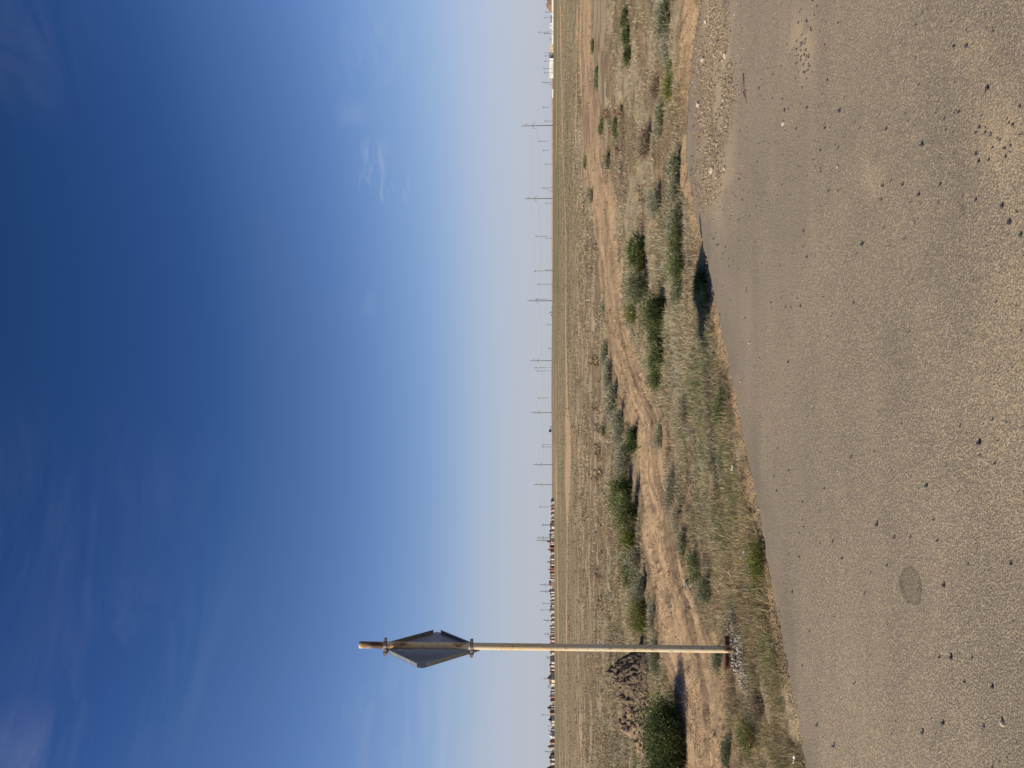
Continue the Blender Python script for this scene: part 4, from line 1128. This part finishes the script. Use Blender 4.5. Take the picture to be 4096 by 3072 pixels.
# ------------------------------------------------------------------ far buildings
def wallmat(name, c): return simple(name, c, tuple(v * .88 for v in c), .6, .9, .2)
mwin = simple('window_dark', (.03, .035, .045), None, 2, .2, .5)
def block(name, y0, y1, vtop, Y, depth, mat, label, rot_=0.0, cat='building', roof=None):
    """long flat building between picture rows y0..y1"""
    xa = xat(y1, 2209, Y); xb = xat(y0, 2209, Y); cx_ = (xa + xb) / 2; zb = min(float(terrain(xa, Y)), float(terrain(xb, Y)))
    H = zat(vtop, Y) - zb; w = xb - xa
    az_ = math.atan2(cx_, Y); root = empty(name, (cx_, Y, zb), -az_); tag(root, label, cat); w *= math.cos(az_)
    mb = MB(); mb.box(-w / 2, 0, -.6, w / 2, depth, H); mb.build('wall', mat, root)
    mb = MB(); mb.box(-w / 2 - .25, -.25, H + .003, w / 2 + .25, depth + .25, H + .35); mb.build('roof', roof or mat, root)
    return root, w, H
mwht = wallmat('white_wall', (.80, .80, .76)); myl = wallmat('cream_wall', (.78, .60, .34)); mgr = wallmat('grey_wall', (.12, .12, .15))
YB = 1000
root, w, H = block('long_building', 233, 313, 2197.5, YB, 14, mwht, 'long white single storey building with arched windows on the right horizon')
for yy in (292, 284, 276, 267, 259):
    xw = xat(yy, 2209, YB) * 1.0 - root.location.x
    mb = MB()
    for sx_ in (-.7, .55): mb.box(xw + sx_ - .12, -.06, .3, xw + sx_ + .12, -.005, 1.9)
    pr = None
    for k in range(7):
        a = math.pi * k / 6; p_ = (xw - .07 + .72 * math.cos(a), -.03, 1.9 + .8 * math.sin(a))
        if pr: mb.tube(pr, p_, .11, n=5)
        pr = p_
    f_ = mb.build('window', mwin, root)
mb = MB(); xw = xat(300, 2209, YB) * 1.0 - root.location.x; mb.box(xw - .12, -.06, 3.0, xw + .12, -.005, 4.2); mb.box(xw + .121, -.06, 3.9, xw + .7, -.005, 4.2); mb.box(xw + .121, -.06, 3.5, xw + .7, -.005, 3.7)
mb.build('wall_mark', mwin, root)
root, w, H = block('striped_shed', 212.5, 232, 2198, YB + 1, 12, mgr, 'dark grey shed with pale horizontal stripes beside the long white building')
for k in range(4):
    mb = MB(); zz = .6 + k * (H - .8) / 4; mb.box(-w / 2 + .3, -.07, zz, w / 2 - .3, -.005, zz + .3); mb.build('stripe', simple('stripe_pale', (.45, .45, .47)), root)
root, w, H = block('cream_building', 179, 211.5, 2202.5, YB - 6, 10, myl, 'low cream yellow building between the striped shed and the white wall')
for yy in (199, 187):
    xw = xat(yy, 2209, YB - 6) * 1.0 - root.location.x
    mb = MB(); mb.box(xw - .8, -.06, .9, xw + .8, -.005, 2.3); mb.build('window', mwin, root)
mb = MB(); xw = xat(205, 2209, YB - 6) * 1.0 - root.location.x; mb.box(xw - .4, -.06, 2.1, xw + .4, -.005, 3.3); mb.build('wall_mark', mwin, root)
root, w, H = block('boundary_wall', -60, 178, 2208, YB + 5, .5, mwht, 'long low white boundary wall on the far right horizon', cat='wall')
root, w, H = block('white_house', 92, 104, 2201, YB + 25, 8, mwht, 'bright white house behind the boundary wall')
root, w, H = block('small_white_house', 107, 113, 2200, YB + 25, 8, mwht, 'narrow white house left of the bright white one')
root, w, H = block('grey_building', 60, 92, 2204, YB + 40, 8, mgr, 'dark grey building behind the boundary wall near the right edge')
root, w, H = block('pale_gatehouse', 52, 60, 2205, YB + 20, 6, mwht, 'little white gatehouse behind the boundary wall near the right edge')
root, w, H = block('grey_hut', 150, 162, 2200, YB + 30, 7, wallmat('hut_grey', (.35, .35, .33)), 'grey hut standing behind the boundary wall left part')
root, w, H = block('low_white_wall', 356, 392, 2208.5, YB, .6, mwht, 'short broken white wall left of the long white building', cat='wall')
# distant sandy embankment
mbank = simple('bank_earth', (.42, .28, .17), (.32, .24, .15), .05, .95)
V = []; Fq = []
ys = np.linspace(-150, 1230, 90)
for i, y in enumerate(ys):
    Yb = 1500
    X = xat(y, 2209, Yb); zb = float(terrain(X, Yb)); top = zat(2206.6 + .8 * math.sin(i * .5) * random.random(), Yb)
    V += [(X, Yb - 14, zb - 1), (X, Yb, top), (X, Yb + 6, top), (X, Yb + 20, zb - 1)]
for i in range(len(ys) - 1):
    for k in range(3): Fq.append((i * 4 + k, i * 4 + 4 + k, i * 4 + 5 + k, i * 4 + 1 + k))
me = bpy.data.meshes.new('embankment'); me.from_pydata(V, [], Fq); me.update()
tag(link('embankment', me, mbank), kind='structure')
V = []; c = Vector((xat(5, 2209, 1300), 1300, float(terrain(xat(5, 2209, 1300), 1300))))
o = mound('sand_hill', (xat(8, 2209, 1300), 1300, c.z), 26, 14, 9.5, simple('red_sand', (.25, .155, .11), (.20, .125, .09), .2, .95), 3, 40)
for v in o.data.vertices: pass
tag(o, 'red brown sand heap behind the white wall at the right edge', 'sand heap')

# vehicles on the crest
mcw = simple('car_white', (.8, .8, .8), None, 2, .3, .5); mcb = simple('black_tarp', (.03, .03, .035), None, 2, .7); mty = simple('tyre_black', (.03, .03, .03), None, 5, .9)
def far_vehicle(y, Y, L, Hh, prof, mat, label, name, cat, vb=2206):
    X = xat(y, vb, Y); zb = float(terrain(X, Y)) + .25
    root = empty(name, (X, Y, zb)); tag(root, label, cat)
    mb = MB(); n_ = len(prof)
    vs = [(p[0] * L, -.85, .35 + p[1] * Hh) for p in prof] + [(p[0] * L, .85, .35 + p[1] * Hh) for p in prof]
    mb.add(vs, [tuple(range(n_)), tuple(range(2 * n_ - 1, n_ - 1, -1))] + [(k, n_ + k, n_ + (k + 1) % n_, (k + 1) % n_) for k in range(n_)])
    mb.build('body', mat, root)
    for sx_ in (-.32, .32):
        for sy_ in (-.75, .75):
            mb = MB(); mb.tube((sx_ * L, sy_ - .12, .33), (sx_ * L, sy_ + .12, .33), .33, n=12); mb.build('wheel', mty, root)
    return root, L, Hh
Yv = 420
r_, L, Hh = far_vehicle(1255, Yv, 2.6, 1.25, [(-.5, 0), (.5, 0), (.5, .5), (.34, .56), (.22, 1), (-.34, 1), (-.5, .55)], mcw, 'white van parked on the crest near the middle right', 'van', 'van')
mb = MB(); mb.box(.1, -.87, .35 + Hh * .58, .75, -.852, .35 + Hh * .88); mb.build('window', mwin, r_)
r_, L, Hh = far_vehicle(1712, Yv, 1.7, .55, [(-.5, 0), (.5, 0), (.5, .4), (.25, 1), (-.25, 1), (-.5, .5)], mcw, 'small white car parked beside the black trailer', 'car', 'car')
r_, L, Hh = far_vehicle(1723, Yv + 6, 1.3, 1.15, [(-.5, 0), (.5, 0), (.5, 1), (-.5, 1)], mcb, 'square black trailer on the middle of the crest', 'trailer', 'trailer')

# row of houses on the left horizon
HM = {}
def hm(name, c):
    if name not in HM: HM[name] = wallmat(name, c)
    return HM[name]
WC = {'orange': (.46, .26, .15), 'tan': (.50, .38, .26), 'white': (.50, .475, .43), 'pinkish': (.48, .34, .29), 'beige': (.58, .50, .38), 'dark red': (.20, .06, .045),
      'red': (.42, .15, .10), 'grey': (.34, .33, .33), 'brick': (.40, .21, .14)}
RC = {'dark': (.07, .065, .07), 'brown': (.17, .115, .095), 'white': (.6, .6, .6), 'red': (.22, .11, .085)}
seq = ['grey', 'orange', 'orange', 'tan', 'grey', 'dark red', 'orange', 'white', 'pinkish', 'beige', 'beige', 'white', 'pinkish', 'beige', 'dark red', 'red', 'pinkish', 'white', 'white', 'beige',
       'orange', 'white', 'dark red', 'red', 'orange', 'pinkish', 'beige', 'red', 'white', 'beige', 'white', 'tan', 'tan', 'beige', 'tan', 'white', 'beige', 'white', 'beige', 'pinkish',
       'grey', 'pinkish', 'tan', 'tan', 'pinkish', 'grey', 'beige', 'tan', 'pinkish', 'white', 'white', 'tan', 'dark red', 'white', 'white', 'beige', 'tan', 'white', 'white', 'orange',
       'white', 'brick', 'beige', 'pinkish', 'brick', 'beige', 'white', 'white', 'white']
hlib = {}
def house_meshes(wc, rc, kind):
    key = (wc, rc, kind)
    if key in hlib: return hlib[key]
    s = 1.0
    mb = MB(); mb.box(-.5, -.5, -.1, .5, .5, .62); w_ = mb.mesh('wall'); w_.materials.append(hm('wall ' + wc, WC[wc]))
    mb = MB()
    if kind == 'hip': mb.add([(-.56, -.56, .625), (.56, -.56, .625), (.56, .56, .625), (-.56, .56, .625), (0, 0, 1.0)], [(3, 2, 1, 0), (0, 1, 4), (1, 2, 4), (2, 3, 4), (3, 0, 4)])
    elif kind == 'peak': mb.add([(-.5, -.5, .625), (.5, -.5, .625), (.5, .5, .625), (-.5, .5, .625), (0, 0, 1.55)], [(3, 2, 1, 0), (0, 1, 4), (1, 2, 4), (2, 3, 4), (3, 0, 4)])
    else: mb.add([(-.56, -.56, .625), (.56, -.56, .625), (.56, .56, .625), (-.56, .56, .625), (0, -.56, .98), (0, .56, .98)], [(3, 2, 1, 0), (0, 1, 4), (2, 3, 5), (1, 2, 5, 4), (3, 0, 4, 5)])
    r_ = mb.mesh('roof'); r_.materials.append(hm('roof ' + rc, RC[rc]))
    mb = MB()
    for sx_ in (-.25, .2): mb.box(sx_, -.52, .12, sx_ + .14, -.503, .36); 
    for sy_ in (-.25, .2): mb.box(.503, sy_, .12, .52, sy_ + .14, .36)
    wi = mb.mesh('window'); wi.materials.append(mwin)
    hlib[key] = (w_, r_, wi)
    return hlib[key]
y = 2004; i = 0
while y < 3100:
    wc = seq[i % len(seq)]
    rc = random.choice(['dark', 'dark', 'brown', 'brown', 'red', 'dark', 'white'] if 2260 < y < 2330 else ['dark', 'dark', 'brown', 'brown', 'red'])
    kind = random.choice(['gable', 'gable', 'hip', 'peak' if 2130 < y < 2330 or y > 2780 and random.random() < .4 else 'gable'])
    wpx_ = random.choice([7, 9, 11, 13, 16, 20, 24]) * random.uniform(.85, 1.15)
    Yh = random.uniform(1300, 1560)
    X = xat(y, 2209, Yh); zb = float(terrain(X, Yh))
    sz_ = wpx_ / F * Yh * .74
    Hh = random.uniform(6.6, 10.4) if y > 2080 else random.uniform(5.5, 7.5)
    root = empty('house', (X, Yh, zb), math.radians(45 + random.uniform(-8, 8)))
    root.scale = (sz_, sz_, Hh)
    tag(root, 'distant %s house with a %s %s roof in the left row' % (wc, rc, {'gable': 'gabled', 'hip': 'hipped', 'peak': 'steep pointed'}[kind]), 'house', 'far row of houses on the left')
    for nm, me in zip(('wall', 'roof', 'window'), house_meshes(wc, rc, kind)):
        ch = bpy.data.objects.new(nm, me); COL.objects.link(ch); ch.parent = root
    y += wpx_ * random.choice([.7, .8, .95, 1.05, 1.3]); i += 1
# landmark roofs
def big_house(y, vtop, wpx_, vwall, wc, rc, label, spire=False):
    Yh = 1320; X = xat(y, 2209, Yh); zb = float(terrain(X, Yh)); Ht = zat(vtop, Yh) - zb; Hw = zat(vwall, Yh) - zb; s = wpx_ / F * Yh / 2 / 1.25
    root = empty('house', (X, Yh, zb), math.radians(45)); tag(root, label, 'house')
    mb = MB(); mb.box(-s, -s, -.5, s, s, Hw); mb.build('wall', hm('wall ' + wc, WC[wc]), root)
    k = s * 1.08
    mb = MB(); mb.add([(-k, -k, Hw + .01), (k, -k, Hw + .01), (k, k, Hw + .01), (-k, k, Hw + .01), (0, 0, Ht)], [(3, 2, 1, 0), (0, 1, 4), (1, 2, 4), (2, 3, 4), (3, 0, 4)]); mb.build('roof', hm('roof ' + rc, RC[rc]), root)
big_house(2712, 2188, 34, 2206, 'beige', 'brown', 'large house with a tall brown pyramid roof left of the sign post')
big_house(2879, 2192, 20, 2207, 'beige', 'dark', 'house with a black pyramid roof on the left horizon')
big_house(2940, 2194, 24, 2208, 'white', 'white', 'house with a white pyramid roof on the left horizon')
big_house(3030, 2194, 20, 2206, 'beige', 'dark', 'grey peaked house next to the strutted pole at the left')
big_house(3075, 2180, 22, 2206, 'brick', 'red', 'tall steep roofed house cut by the left edge')
big_house(2316, 2193, 10, 2205, 'white', 'white', 'small white domed house in the middle of the row')
